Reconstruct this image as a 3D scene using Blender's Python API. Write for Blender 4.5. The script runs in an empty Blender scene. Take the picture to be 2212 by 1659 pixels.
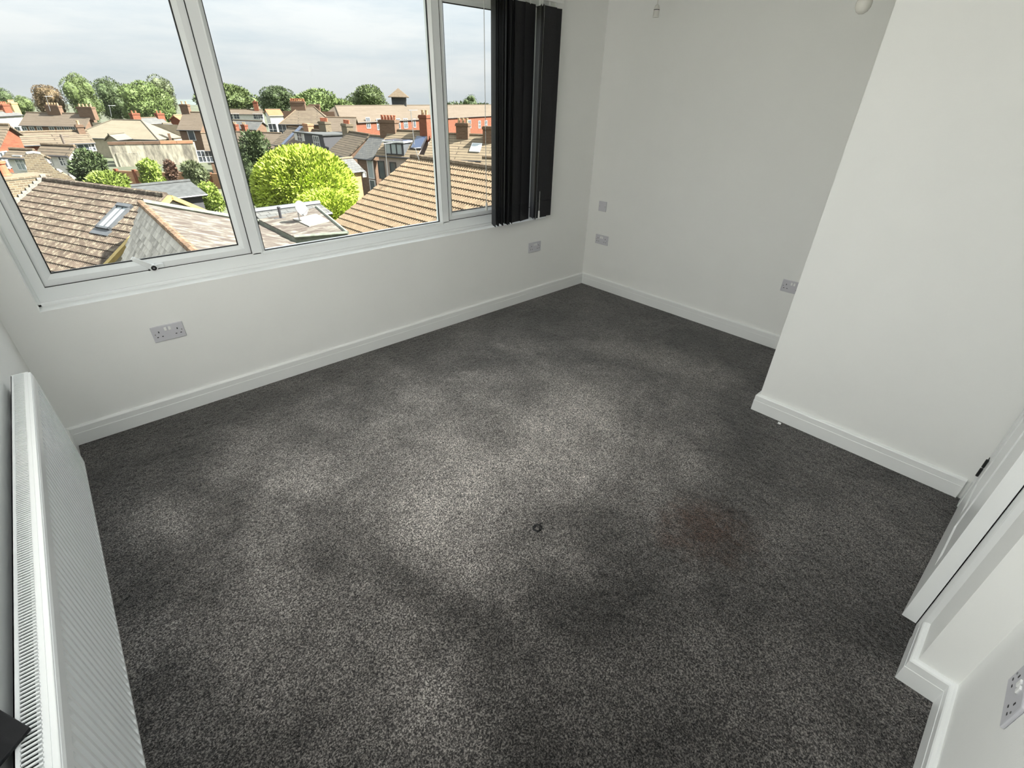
import bpy, bmesh, math, random
from mathutils import Vector, Matrix, Euler, noise as mnoise
import numpy as np
random.seed(7)
R = math.radians
SC = bpy.context.scene
COL = SC.collection

# ------------------------------------------------------------------ camera
FPX = 1018.51
CAM = Vector((-3.6234, -2.9236, 1.5761))
ROT = Euler((1.02534, -0.01818, -0.73467), 'XYZ')
cd = bpy.data.cameras.new('camera'); co = bpy.data.objects.new('camera', cd); COL.objects.link(co)
co.location = CAM; co.rotation_euler = ROT
cd.sensor_width = 36.0; cd.lens = FPX / 2212 * 36.0; cd.clip_start = 0.02; cd.clip_end = 5000
SC.camera = co
CM = ROT.to_matrix()

# ------------------------------------------------------------------ world, sun, exposure
SC.view_settings.view_transform = 'Standard'; SC.view_settings.look = 'None'
SC.view_settings.gamma = 1.0; SC.view_settings.use_curve_mapping = False
SC.view_settings.exposure = 0.12
SKY_STRENGTH = 2.1
w = bpy.data.worlds.new('sky'); SC.world = w; w.use_nodes = True
nt = w.node_tree; nt.nodes.clear()
def N(tree, typ, **kw):
    n = tree.nodes.new(typ)
    for k, v in kw.items():
        if k == 'inp':
            for a, b in v.items(): n.inputs[a].default_value = b
        else: setattr(n, k, v)
    return n
tc = N(nt, 'ShaderNodeTexCoord'); sep = N(nt, 'ShaderNodeSeparateXYZ')
nt.links.new(tc.outputs['Generated'], sep.inputs[0])
# overcast sky: brighter towards the zenith, the same all round
mz = N(nt, 'ShaderNodeMath', operation='MAXIMUM', inp={1: 0.0}); nt.links.new(sep.outputs['Z'], mz.inputs[0])
grad = N(nt, 'ShaderNodeMapRange', inp={1: 0.0, 2: 1.0, 3: 0.35, 4: 1.30}); nt.links.new(mz.outputs[0], grad.inputs[0])
mp = N(nt, 'ShaderNodeMapping', inp={'Scale': (1.6, 1.6, 9.0)}); nt.links.new(tc.outputs['Generated'], mp.inputs[0])
nz = N(nt, 'ShaderNodeTexNoise', inp={'Scale': 2.2, 'Detail': 7.0, 'Roughness': 0.55}); nt.links.new(mp.outputs[0], nz.inputs['Vector'])
cr = N(nt, 'ShaderNodeValToRGB'); nt.links.new(nz.outputs['Fac'], cr.inputs[0])
cr.color_ramp.elements[0].position = 0.36; cr.color_ramp.elements[0].color = (0.78, 0.86, 0.92, 1)
cr.color_ramp.elements[1].position = 0.62; cr.color_ramp.elements[1].color = (1.0, 1.02, 1.03, 1)
mul = N(nt, 'ShaderNodeVectorMath', operation='SCALE'); nt.links.new(cr.outputs[0], mul.inputs[0]); nt.links.new(grad.outputs[0], mul.inputs['Scale'])
bg = N(nt, 'ShaderNodeBackground', inp={'Strength': SKY_STRENGTH}); nt.links.new(mul.outputs[0], bg.inputs[0])
wo = N(nt, 'ShaderNodeOutputWorld'); nt.links.new(bg.outputs[0], wo.inputs[0])

sd = bpy.data.lights.new('sun', 'SUN'); so = bpy.data.objects.new('sun', sd); COL.objects.link(so)
sd.energy = 27.0; sd.angle = R(1.5); sd.color = (1.0, 0.955, 0.89)
so.rotation_euler = Vector((0.60, -0.45, 0.72)).to_track_quat('Z', 'Y').to_euler()
SC.cycles.use_denoising = True
SC.cycles.max_bounces = 14; SC.cycles.diffuse_bounces = 9; SC.cycles.transparent_max_bounces = 16
SC.cycles.sample_clamp_indirect = 8.0

# ------------------------------------------------------------------ measuring helpers (survey of the place from the photo)
def ray(u, v):
    return CM @ Vector(((u - 1106.0) / FPX, -(v - 829.5) / FPX, -1.0))
def on(u, v, ax, val):
    d = ray(u, v); i = 'xyz'.index(ax); return CAM + d * ((val - CAM[i]) / d[i])
def atD(u, v, D):
    d = ray(u, v); return CAM + d * (D / math.hypot(d.x, d.y))
def pix(P):
    q = CM.transposed() @ (Vector(P) - CAM)
    if q.z > -0.01: return (-9999, -9999)
    return (1106 - FPX * q.x / q.z, 829.5 + FPX * q.y / q.z)

# ------------------------------------------------------------------ materials
MATS = {}
def new_mat(name):
    m = bpy.data.materials.new(name); m.use_nodes = True; MATS[name] = m
    t = m.node_tree; return m, t, t.nodes['Principled BSDF']
def c4(c): return (c[0], c[1], c[2], 1.0)
def pieces(name, col, rnd=0.35, spot=None, spot_amt=0.5, scale=9.0, rough=0.9):
    """tiles and slates: each piece its own shade, with lichen specks by place"""
    m, t, b = new_mat(name); b.inputs['Roughness'].default_value = rough; b.inputs['Specular IOR Level'].default_value = 0.2
    ge = N(t, 'ShaderNodeNewGeometry'); vr = N(t, 'ShaderNodeTexWhiteNoise', noise_dimensions='3D')
    oi = N(t, 'ShaderNodeObjectInfo'); n0 = N(t, 'ShaderNodeTexNoise', inp={'Scale': 1.7, 'Detail': 4.0}); t.links.new(ge.outputs['Position'], n0.inputs['Vector'])
    ad = N(t, 'ShaderNodeMath', operation='MULTIPLY_ADD', inp={1: 0.5}); t.links.new(oi.outputs['Random'], ad.inputs[0]); 
    hf = N(t, 'ShaderNodeMath', operation='MULTIPLY', inp={1: 0.5}); t.links.new(n0.outputs['Fac'], hf.inputs[0]); t.links.new(hf.outputs[0], ad.inputs[2])
    mr = N(t, 'ShaderNodeMapRange', inp={1: 0.15, 2: 0.85, 3: 1 - rnd, 4: 1 + rnd}); t.links.new(ad.outputs[0], mr.inputs[0])
    sc = N(t, 'ShaderNodeVectorMath', operation='SCALE', inp={0: col}); t.links.new(mr.outputs[0], sc.inputs['Scale'])
    n = N(t, 'ShaderNodeTexNoise', inp={'Scale': scale, 'Detail': 5.0, 'Roughness': 0.75}); t.links.new(ge.outputs['Position'], n.inputs['Vector'])
    m2 = N(t, 'ShaderNodeMapRange', inp={1: 0.50, 2: 0.66, 3: 0.0, 4: spot_amt}); t.links.new(n.outputs['Fac'], m2.inputs[0])
    mx = N(t, 'ShaderNodeMix', data_type='RGBA'); t.links.new(m2.outputs[0], mx.inputs['Factor']); t.links.new(sc.outputs[0], mx.inputs['A']); mx.inputs['B'].default_value = c4(spot or [x * 2 for x in col])
    t.links.new(mx.outputs['Result'], b.inputs['Base Color'])
    return m
def plain(name, col, rough=0.5, var=0.0, scale=5.0, bump=0.0, bscale=200.0, spec=0.5, metal=0.0, coord='Object'):
    m, t, b = new_mat(name)
    b.inputs['Roughness'].default_value = rough; b.inputs['Metallic'].default_value = metal
    b.inputs['Specular IOR Level'].default_value = spec
    b.inputs['Base Color'].default_value = c4(col)
    if var or bump: tcn = N(t, 'ShaderNodeTexCoord')
    if var:
        n = N(t, 'ShaderNodeTexNoise', inp={'Scale': scale, 'Detail': 6.0, 'Roughness': 0.6}); t.links.new(tcn.outputs[coord], n.inputs['Vector'])
        r = N(t, 'ShaderNodeValToRGB'); t.links.new(n.outputs['Fac'], r.inputs[0])
        r.color_ramp.elements[0].position = 0.3; r.color_ramp.elements[1].position = 0.7
        r.color_ramp.elements[0].color = c4([x * (1 - var) for x in col]); r.color_ramp.elements[1].color = c4([min(1, x * (1 + var)) for x in col])
        t.links.new(r.outputs[0], b.inputs['Base Color'])
    if bump:
        n2 = N(t, 'ShaderNodeTexNoise', inp={'Scale': bscale, 'Detail': 3.0}); t.links.new(tcn.outputs[coord], n2.inputs['Vector'])
        bp = N(t, 'ShaderNodeBump', inp={'Strength': bump, 'Distance': 0.002}); t.links.new(n2.outputs['Fac'], bp.inputs['Height'])
        t.links.new(bp.outputs[0], b.inputs['Normal'])
    return m
def courses(name, c1, c2, mortar, bw, rh, ms=0.012, off=0.5, rough=0.85, blotch=None, bump=0.5, patch=0.35):
    """tile, slate and brick courses laid out in metres along the uv"""
    m, t, b = new_mat(name); b.inputs['Roughness'].default_value = rough; b.inputs['Specular IOR Level'].default_value = 0.2
    uv = N(t, 'ShaderNodeUVMap')
    br = N(t, 'ShaderNodeTexBrick', offset=off, inp={'Scale': 1.0, 'Color1': c4(c1), 'Color2': c4(c2), 'Mortar': c4(mortar), 'Mortar Size': ms, 'Mortar Smooth': 0.2, 'Bias': 0.0, 'Brick Width': bw, 'Row Height': rh})
    t.links.new(uv.outputs[0], br.inputs['Vector'])
    n = N(t, 'ShaderNodeTexNoise', inp={'Scale': 1.3, 'Detail': 8.0, 'Roughness': 0.7}); t.links.new(uv.outputs[0], n.inputs['Vector'])
    mr = N(t, 'ShaderNodeMapRange', inp={1: 0.42, 2: 0.68, 3: 0.0, 4: patch}); t.links.new(n.outputs['Fac'], mr.inputs[0])
    mx = N(t, 'ShaderNodeMix', data_type='RGBA'); t.links.new(mr.outputs[0], mx.inputs['Factor']); t.links.new(br.outputs['Color'], mx.inputs['A'])
    mx.inputs['B'].default_value = c4(blotch or [x * 1.5 for x in c1])
    t.links.new(mx.outputs['Result'], b.inputs['Base Color'])
    bp = N(t, 'ShaderNodeBump', inp={'Strength': bump, 'Distance': 0.03}); iv = N(t, 'ShaderNodeMath', operation='SUBTRACT', inp={0: 1.0}); t.links.new(br.outputs['Fac'], iv.inputs[1])
    t.links.new(iv.outputs[0], bp.inputs['Height']); t.links.new(bp.outputs[0], b.inputs['Normal'])
    return m

# interior
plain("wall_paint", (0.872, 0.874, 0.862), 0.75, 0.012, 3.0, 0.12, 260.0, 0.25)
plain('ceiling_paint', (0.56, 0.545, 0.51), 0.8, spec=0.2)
plain('gloss_white', (0.86, 0.87, 0.87), 0.28, 0.01, 4.0)
plain('upvc', (0.84, 0.86, 0.87), 0.22)
plain('gasket', (0.012, 0.012, 0.013), 0.6)
plain('bead_edge', (0.72, 0.74, 0.75), 0.3)
plain('enamel', (0.86, 0.875, 0.88), 0.25)
plain('dark_gap', (0.02, 0.022, 0.025), 0.8)
plain('socket_plastic', (0.60, 0.595, 0.64), 0.35)
plain('switch_plastic', (0.88, 0.88, 0.88), 0.3)
plain('black_plastic', (0.008, 0.008, 0.009), 0.4)
plain('screw_metal', (0.35, 0.35, 0.36), 0.35, metal=0.9)
plain('blind_fabric', (0.020, 0.020, 0.023), 0.7, 0.2, 60.0, 0.25, 900.0, 0.3)
plain('rail_white', (0.8, 0.8, 0.8), 0.3)
plain('cord_grey', (0.6, 0.6, 0.58), 0.5)
plain('hinge_black', (0.01, 0.01, 0.01), 0.4)
plain('dusty_bulb', (0.75, 0.73, 0.68), 0.25)
plain('flex_white', (0.7, 0.69, 0.66), 0.45)
plain('black_fabric', (0.006, 0.006, 0.008), 0.75, 0.3, 40.0)

def carpet_mat():
    m, t, b = new_mat('carpet'); b.inputs['Roughness'].default_value = 1.0; b.inputs['Specular IOR Level'].default_value = 0.05
    b.inputs['Sheen Weight'].default_value = 0.35; b.inputs['Sheen Roughness'].default_value = 0.45
    tcn = N(t, 'ShaderNodeTexCoord')
    def noise(scale, detail=3.0, rough=0.6, dist=0.0):
        n = N(t, 'ShaderNodeTexNoise', inp={'Scale': scale, 'Detail': detail, 'Roughness': rough, 'Distortion': dist}); t.links.new(tcn.outputs['Object'], n.inputs['Vector']); return n
    fleck = noise(185.0, 2.0, 0.75)
    r1 = N(t, 'ShaderNodeValToRGB'); t.links.new(fleck.outputs['Fac'], r1.inputs[0])
    e = r1.color_ramp.elements; e[0].position = 0.35; e[0].color = (0.020, 0.0182, 0.0185, 1); e[1].position = 0.66; e[1].color = (0.46, 0.425, 0.395, 1)
    k = e.new(0.5); k.color = (0.115, 0.1055, 0.101, 1)
    # pile brushed this way and that: large soft patches
    pile = noise(1.5, 5.0, 0.62, 0.5)
    r2 = N(t, 'ShaderNodeMapRange', inp={1: 0.34, 2: 0.66, 3: 0.42, 4: 1.45}); t.links.new(pile.outputs['Fac'], r2.inputs[0])
    sc = N(t, 'ShaderNodeVectorMath', operation='SCALE'); t.links.new(r1.outputs[0], sc.inputs[0]); t.links.new(r2.outputs[0], sc.inputs['Scale'])
    # footmarks and brushed streaks
    st_ = noise(4.2, 5.0, 0.6, 0.8); r3 = N(t, 'ShaderNodeMapRange', inp={1: 0.34, 2: 0.62, 3: 0.80, 4: 1.12}); t.links.new(st_.outputs['Fac'], r3.inputs[0])
    sc3 = N(t, 'ShaderNodeVectorMath', operation='SCALE'); t.links.new(sc.outputs[0], sc3.inputs[0]); t.links.new(r3.outputs[0], sc3.inputs['Scale']); sc = sc3
    # window light put into the colour: paler middle, darker towards the walls, ragged edge
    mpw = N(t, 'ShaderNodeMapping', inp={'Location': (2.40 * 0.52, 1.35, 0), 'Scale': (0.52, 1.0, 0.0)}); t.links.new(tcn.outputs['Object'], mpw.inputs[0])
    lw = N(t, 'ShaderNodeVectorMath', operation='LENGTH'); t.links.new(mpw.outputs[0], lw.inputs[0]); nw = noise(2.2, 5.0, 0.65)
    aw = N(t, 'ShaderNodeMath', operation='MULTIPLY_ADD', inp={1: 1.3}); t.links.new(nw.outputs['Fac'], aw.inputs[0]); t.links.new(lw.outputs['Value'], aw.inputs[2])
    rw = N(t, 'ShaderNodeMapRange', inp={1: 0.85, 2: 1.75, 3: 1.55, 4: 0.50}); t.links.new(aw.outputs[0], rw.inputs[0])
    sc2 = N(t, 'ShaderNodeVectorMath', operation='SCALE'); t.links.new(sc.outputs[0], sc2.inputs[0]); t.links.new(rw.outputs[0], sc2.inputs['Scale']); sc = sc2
    # reddish brown stain
    def blob(center, radius, amount, col, prev, sx=1.0):
        mpn = N(t, 'ShaderNodeMapping', inp={'Location': (-center[0] * sx, -center[1], 0), 'Scale': (sx, 1, 0)}); t.links.new(tcn.outputs['Object'], mpn.inputs[0])
        ln = N(t, 'ShaderNodeVectorMath', operation='LENGTH'); t.links.new(mpn.outputs[0], ln.inputs[0])
        wob = noise(14.0, 4.0)
        ad = N(t, 'ShaderNodeMath', operation='MULTIPLY_ADD', inp={1: radius * 1.6, 2: -radius * 0.8}); t.links.new(wob.outputs['Fac'], ad.inputs[0])
        sm = N(t, 'ShaderNodeMath', operation='ADD'); t.links.new(ln.outputs['Value'], sm.inputs[0]); t.links.new(ad.outputs[0], sm.inputs[1])
        mrn = N(t, 'ShaderNodeMapRange', inp={1: radius, 2: radius * 0.25, 3: 0.0, 4: amount}); t.links.new(sm.outputs[0], mrn.inputs[0])
        mxn = N(t, 'ShaderNodeMix', data_type='RGBA', blend_type='MULTIPLY'); t.links.new(mrn.outputs[0], mxn.inputs['Factor']); t.links.new(prev, mxn.inputs['A']); mxn.inputs['B'].default_value = c4(col)
        return mxn.outputs['Result']
    o = blob((-2.02, -2.46), 0.25, 1.0, (0.50, 0.35, 0.29), sc.outputs[0])
    o = blob((-2.22, -2.36), 0.07, 0.6, (0.6, 0.45, 0.4), o)
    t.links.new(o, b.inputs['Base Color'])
    bn = noise(190.0, 2.0, 0.7); bp = N(t, 'ShaderNodeBump', inp={'Strength': 0.9, 'Distance': 0.006}); t.links.new(bn.outputs['Fac'], bp.inputs['Height'])
    t.links.new(bp.outputs[0], b.inputs['Normal'])
carpet_mat()

def glass_mat(name, tint=(0.97, 0.985, 0.98), refl=1.0):
    m, t, b = new_mat(name); t.nodes.remove(b)
    tr = N(t, 'ShaderNodeBsdfTransparent', inp={'Color': c4(tint)}); gl = N(t, 'ShaderNodeBsdfGlossy', inp={'Roughness': 0.02})
    fr = N(t, 'ShaderNodeFresnel', inp={'IOR': 1.45}); ml = N(t, 'ShaderNodeMath', operation='MULTIPLY', inp={1: refl}); t.links.new(fr.outputs[0], ml.inputs[0])
    ge = N(t, 'ShaderNodeNewGeometry'); iv = N(t, 'ShaderNodeMath', operation='SUBTRACT', inp={0: 1.0}); t.links.new(ge.outputs['Backfacing'], iv.inputs[1]); m2 = N(t, 'ShaderNodeMath', operation='MULTIPLY'); t.links.new(ml.outputs[0], m2.inputs[0]); t.links.new(iv.outputs[0], m2.inputs[1])   # only the outer face of a pane reflects
    mx = N(t, 'ShaderNodeMixShader'); t.links.new(m2.outputs[0], mx.inputs[0]); t.links.new(tr.outputs[0], mx.inputs[1]); t.links.new(gl.outputs[0], mx.inputs[2])
    t.links.new(mx.outputs[0], t.nodes['Material Output'].inputs[0])
glass_mat('glass')

# exterior
pieces('tile_brown', (0.066, 0.050, 0.038), 0.4, (0.20, 0.175, 0.13), 0.8, 5.5)
pieces('tile_sand', (0.118, 0.086, 0.055), 0.22, (0.19, 0.155, 0.10), 0.7, 6.0)
pieces('tile_ridge', (0.11, 0.082, 0.055), 0.3, (0.2, 0.17, 0.12), 0.6, 5.0)
pieces('ridge_terracotta', (0.15, 0.095, 0.06), 0.4, (0.25, 0.2, 0.14), 0.6, 8.0)
pieces('slate_grey', (0.30, 0.28, 0.25), 0.45, (0.45, 0.42, 0.35), 0.6, 6.0)
plain('slate_dark', (0.03, 0.03, 0.032), 0.7, 0.3, 3.0)
plain('lead', (0.055, 0.06, 0.066), 0.6, 0.2, 5.0)
plain('mortar_white', (0.165, 0.157, 0.137), 0.9, 0.35, 8.0)
plain('verge_yellow', (0.30, 0.22, 0.075), 0.8, 0.2, 6.0)
plain('render_white', (0.46, 0.45, 0.42), 0.85, 0.08, 2.0)
plain('render_cream', (0.27, 0.235, 0.17), 0.85, 0.15, 2.0)
plain('render_pink', (0.27, 0.225, 0.205), 0.85, 0.08, 2.0)
plain('render_charcoal', (0.045, 0.045, 0.05), 0.8)
plain('frame_white', (0.5, 0.5, 0.5), 0.4)
plain('frame_dark', (0.03, 0.03, 0.035), 0.4)
plain('pane_dark', (0.05, 0.06, 0.07), 0.08)
plain('pane_sky', (0.25, 0.28, 0.29), 0.08)
plain('terracotta', (0.29, 0.085, 0.04), 0.8, 0.2, 6.0)
plain('pot_buff', (0.30, 0.20, 0.11), 0.85, 0.3, 6.0)
plain('metal_grey', (0.35, 0.36, 0.37), 0.4, metal=0.6)
plain('wood_post', (0.10, 0.08, 0.065), 0.9)
plain('wood_fence', (0.24, 0.16, 0.09), 0.9, 0.3, 6.0)
plain('solar', (0.03, 0.045, 0.085), 0.12)
plain('dish_white', (0.22, 0.215, 0.2), 0.5)
plain('bark', (0.08, 0.06, 0.045), 0.95)
plain('felt_dark', (0.045, 0.048, 0.048), 0.9, 0.3, 3.0)
plain('felt_green', (0.13, 0.145, 0.115), 0.9, 0.35, 4.0)
plain('ground_mix', (0.055, 0.062, 0.035), 1.0, 0.6, 0.12)
plain('hill_green', (0.07, 0.085, 0.08), 1.0, 0.3, 0.02)
def peeling():
    m, t, b = new_mat('peeling_roof'); b.inputs['Roughness'].default_value = 0.9
    tcn = N(t, 'ShaderNodeTexCoord'); mpn = N(t, 'ShaderNodeMapping', inp={'Scale': (0.8, 1.7, 1.0), 'Rotation': (0, 0, 0.35)}); t.links.new(tcn.outputs['Object'], mpn.inputs[0])
    n = N(t, 'ShaderNodeTexNoise', inp={'Scale': 1.7, 'Detail': 9.0, 'Roughness': 0.72, 'Distortion': 0.6}); t.links.new(mpn.outputs[0], n.inputs['Vector'])
    r = N(t, 'ShaderNodeValToRGB'); t.links.new(n.outputs['Fac'], r.inputs[0]); e = r.color_ramp.elements
    e[0].position = 0.40; e[0].color = (0.042, 0.029, 0.022, 1); e[1].position = 0.60; e[1].color = (0.150, 0.142, 0.116, 1); k = e.new(0.5); k.color = (0.066, 0.053, 0.042, 1)
    t.links.new(r.outputs[0], b.inputs['Base Color'])
peeling()
def stained():
    m, t, b = new_mat('stained_render'); b.inputs['Roughness'].default_value = 0.9
    tcn = N(t, 'ShaderNodeTexCoord'); mpn = N(t, 'ShaderNodeMapping', inp={'Scale': (0.6, 0.6, 0.16)}); t.links.new(tcn.outputs['Object'], mpn.inputs[0])
    n = N(t, 'ShaderNodeTexNoise', inp={'Scale': 2.0, 'Detail': 9.0, 'Roughness': 0.7}); t.links.new(mpn.outputs[0], n.inputs['Vector'])
    r = N(t, 'ShaderNodeValToRGB'); t.links.new(n.outputs['Fac'], r.inputs[0]); e = r.color_ramp.elements
    e[0].position = 0.38; e[0].color = (0.11, 0.10, 0.08, 1); e[1].position = 0.58; e[1].color = (0.34, 0.315, 0.245, 1)
    t.links.new(r.outputs[0], b.inputs['Base Color'])
stained()
courses('roof_brown', (0.088, 0.069, 0.050), (0.118, 0.091, 0.065), (0.029, 0.024, 0.018), 7.0, 0.36, 0.05, blotch=(0.153, 0.129, 0.088))
courses('roof_sand', (0.131, 0.104, 0.069), (0.162, 0.126, 0.084), (0.050, 0.039, 0.028), 7.0, 0.4, 0.05, blotch=(0.184, 0.150, 0.101))
courses('roof_beige', (0.134, 0.117, 0.084), (0.158, 0.137, 0.099), (0.084, 0.072, 0.054), 5.0, 0.4, 0.02, blotch=(0.178, 0.154, 0.114))
courses('roof_dull', (0.084, 0.066, 0.048), (0.101, 0.080, 0.060), (0.044, 0.034, 0.027), 5.0, 0.32, 0.03, blotch=(0.112, 0.092, 0.068))
courses('roof_slate', (0.074, 0.077, 0.077), (0.099, 0.099, 0.096), (0.037, 0.037, 0.037), 0.4, 0.3, 0.02, blotch=(0.136, 0.130, 0.112))
courses('roof_red', (0.223, 0.087, 0.043), (0.260, 0.112, 0.056), (0.124, 0.050, 0.031), 0.5, 0.4, 0.02, blotch=(0.248, 0.124, 0.062))
courses('brick_red', (0.133, 0.040, 0.022), (0.169, 0.060, 0.032), (0.121, 0.068, 0.045), 0.45, 0.15, 0.012, blotch=(0.145, 0.056, 0.032))
courses('brick_brown', (0.096, 0.056, 0.036), (0.132, 0.079, 0.053), (0.145, 0.112, 0.079), 0.45, 0.15, 0.012, blotch=(0.145, 0.099, 0.066))
courses('brick_yellow', (0.317, 0.218, 0.099), (0.264, 0.145, 0.066), (0.277, 0.218, 0.132), 0.45, 0.15, 0.012, blotch=(0.330, 0.238, 0.119))
courses('brick_old', (0.075, 0.055, 0.038), (0.14, 0.105, 0.065), (0.17, 0.15, 0.11), 0.24, 0.095, 0.016, blotch=(0.17, 0.15, 0.10))
courses('brick_garden', (0.277, 0.132, 0.073), (0.317, 0.178, 0.099), (0.264, 0.185, 0.125), 0.45, 0.15, 0.012, blotch=(0.330, 0.211, 0.132))
def leaf_mat(name, col, var=0.35):
    m, t, b = new_mat(name); b.inputs['Roughness'].default_value = 0.6; b.inputs['Specular IOR Level'].default_value = 0.25
    oi = N(t, 'ShaderNodeTexCoord'); n = N(t, 'ShaderNodeTexNoise', inp={'Scale': 0.9, 'Detail': 5.0}); t.links.new(oi.outputs['Object'], n.inputs['Vector'])
    r = N(t, 'ShaderNodeValToRGB'); t.links.new(n.outputs['Fac'], r.inputs[0]); r.color_ramp.elements[0].position = 0.3; r.color_ramp.elements[1].position = 0.7
    r.color_ramp.elements[0].color = c4([x * (1 - var) for x in col]); r.color_ramp.elements[1].color = c4([x * (1 + var) for x in col])
    t.links.new(r.outputs[0], b.inputs['Base Color'])
    try: b.inputs['Subsurface Weight'].default_value = 0.0
    except Exception: pass
leaf_mat('leaf_green', (0.074, 0.100, 0.033)); leaf_mat('leaf_dark', (0.050, 0.071, 0.027)); leaf_mat('leaf_bright', (0.093, 0.129, 0.039))
leaf_mat('leaf_lime', (0.296, 0.372, 0.045)); leaf_mat('leaf_copper', (0.109, 0.078, 0.040)); leaf_mat('leaf_grey', (0.080, 0.097, 0.045)); leaf_mat('leaf_rust', (0.092, 0.054, 0.036))
leaf_mat('leaf_yellow', (0.153, 0.206, 0.037))

# ------------------------------------------------------------------ mesh helpers
class MB:
    def __init__(s): s.v = []; s.f = []; s.uv = []
    def face(s, pts, uvs=None):
        i = len(s.v); s.v += [tuple(p) for p in pts]; s.f.append(tuple(range(i, i + len(pts)))); s.uv.append(uvs or [(0, 0)] * len(pts))
    def box(s, lo, hi, M=None):
        x0, y0, z0 = lo; x1, y1, z1 = hi
        P = [Vector(p) for p in ((x0, y0, z0), (x1, y0, z0), (x1, y1, z0), (x0, y1, z0), (x0, y0, z1), (x1, y0, z1), (x1, y1, z1), (x0, y1, z1))]
        if M is not None: P = [M @ p for p in P]
        i = len(s.v); s.v += [tuple(p) for p in P]
        for q in ((0, 3, 2, 1), (4, 5, 6, 7), (0, 1, 5, 4), (1, 2, 6, 5), (2, 3, 7, 6), (3, 0, 4, 7)):
            s.f.append(tuple(i + k for k in q)); a, b, c, d = (P[k] for k in q)
            L = (b - a).length; H = (d - a).length; s.uv.append([(0, 0), (L, 0), (L, H), (0, H)])
        return s
    def tube(s, pts, r, seg=10, caps=True, radii=None):
        pts = [Vector(p) for p in pts]; rings = []
        for k, p in enumerate(pts):
            d = (pts[min(k + 1, len(pts) - 1)] - pts[max(k - 1, 0)]).normalized()
            up = Vector((0, 0, 1)) if abs(d.z) < 0.9 else Vector((1, 0, 0))
            a = d.cross(up).normalized(); b = d.cross(a).normalized(); rr = radii[k] if radii else r
            i = len(s.v); s.v += [tuple(p + (a * math.cos(t) + b * math.sin(t)) * rr) for t in [2 * math.pi * j / seg for j in range(seg)]]; rings.append(i)
        for i, j in zip(rings, rings[1:]):
            for k in range(seg):
                s.f.append((i + k, i + (k + 1) % seg, j + (k + 1) % seg, j + k)); s.uv.append([(0, 0)] * 4)
        if caps:
            s.f.append(tuple(rings[0] + k for k in range(seg - 1, -1, -1))); s.uv.append([(0, 0)] * seg)
            s.f.append(tuple(rings[-1] + k for k in range(seg))); s.uv.append([(0, 0)] * seg)
        return s
    def lathe(s, c, prof, seg=16, M=None):
        c = Vector(c); rings = []
        for r, z in prof:
            i = len(s.v)
            for j in range(seg):
                p = Vector((r * math.cos(2 * math.pi * j / seg), r * math.sin(2 * math.pi * j / seg), z))
                if M is not None: p = M @ p
                s.v.append(tuple(c + p))
            rings.append(i)
        for i, j in zip(rings, rings[1:]):
            for k in range(seg):
                s.f.append((i + k, i + (k + 1) % seg, j + (k + 1) % seg, j + k)); s.uv.append([(0, 0)] * 4)
        s.f.append(tuple(rings[0] + k for k in range(seg - 1, -1, -1))); s.uv.append([(0, 0)] * seg)
        s.f.append(tuple(rings[-1] + k for k in range(seg))); s.uv.append([(0, 0)] * seg)
        return s
    def extrude(s, prof, A, B, X, Y):
        """profile [(x,y)] swept from A to B; X, Y are the profile axes"""
        A, B, X, Y = Vector(A), Vector(B), Vector(X), Vector(Y); n = len(prof)
        P = [A + X * x + Y * y for x, y in prof]; Q = [B + X * x + Y * y for x, y in prof]
        i = len(s.v); s.v += [tuple(p) for p in P + Q]; L = (B - A).length; acc = 0
        for k in range(n):
            l = (k + 1) % n; seg = (P[l] - P[k]).length
            s.f.append((i + k, i + l, i + n + l, i + n + k)); s.uv.append([(0, acc), (0, acc + seg), (L, acc + seg), (L, acc)]); acc += seg
        s.f.append(tuple(i + k for k in range(n - 1, -1, -1))); s.uv.append([prof[k] for k in range(n - 1, -1, -1)])
        s.f.append(tuple(i + n + k for k in range(n))); s.uv.append([prof[k] for k in range(n)])
        return s
    def mesh(s, name, mat, smooth=False, fix=True):
        me = bpy.data.meshes.new(name); me.from_pydata(s.v, [], s.f)
        uvl = me.uv_layers.new(name='UVMap'); uvl.data.foreach_set('uv', [x for f in s.uv for p in f for x in p])
        if fix:
            bm = bmesh.new(); bm.from_mesh(me); bmesh.ops.recalc_face_normals(bm, faces=bm.faces); bm.to_mesh(me); bm.free()
        if mat: me.materials.append(MATS[mat])
        if smooth: me.polygons.foreach_set('use_smooth', [True] * len(me.polygons))
        me.update(); return me
    def build(s, name, mat, parent=None, smooth=False, bevel=0.0, fix=True, label=None, kind=None):
        return link(name, s.mesh(name, mat, smooth, fix), parent, bevel, label, kind)
def link(name, me, parent=None, bevel=0.0, label=None, kind=None):
    o = bpy.data.objects.new(name, me); COL.objects.link(o)
    if parent is not None: o.parent = parent; o.matrix_parent_inverse = pinv(parent)
    if bevel:
        b = o.modifiers.new('bevel', 'BEVEL'); b.width = bevel; b.segments = 2; b.limit_method = 'ANGLE'
    if label: o['label'] = label
    if kind: o['kind'] = kind
    return o
def wmat(o):
    m = Matrix.LocRotScale(o.location, o.rotation_euler, o.scale)
    return (wmat(o.parent) @ o.matrix_parent_inverse @ m) if o.parent else m
def pinv(o): return wmat(o).inverted()
def tag(o, label, cat=None, group=None, kind=None):
    o['label'] = label
    if cat: o['category'] = cat
    if group: o['group'] = group
    if kind: o['kind'] = kind
    return o
def thing(name, loc, label, cat, group=None, rz=0.0):
    o = bpy.data.objects.new(name, None); COL.objects.link(o); o.location = loc; o.rotation_euler = (0, 0, rz); o.empty_display_size = 0.05
    return tag(o, label, cat, group)
def struct(o, label): o['kind'] = 'structure'; o['label'] = label; return o

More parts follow.
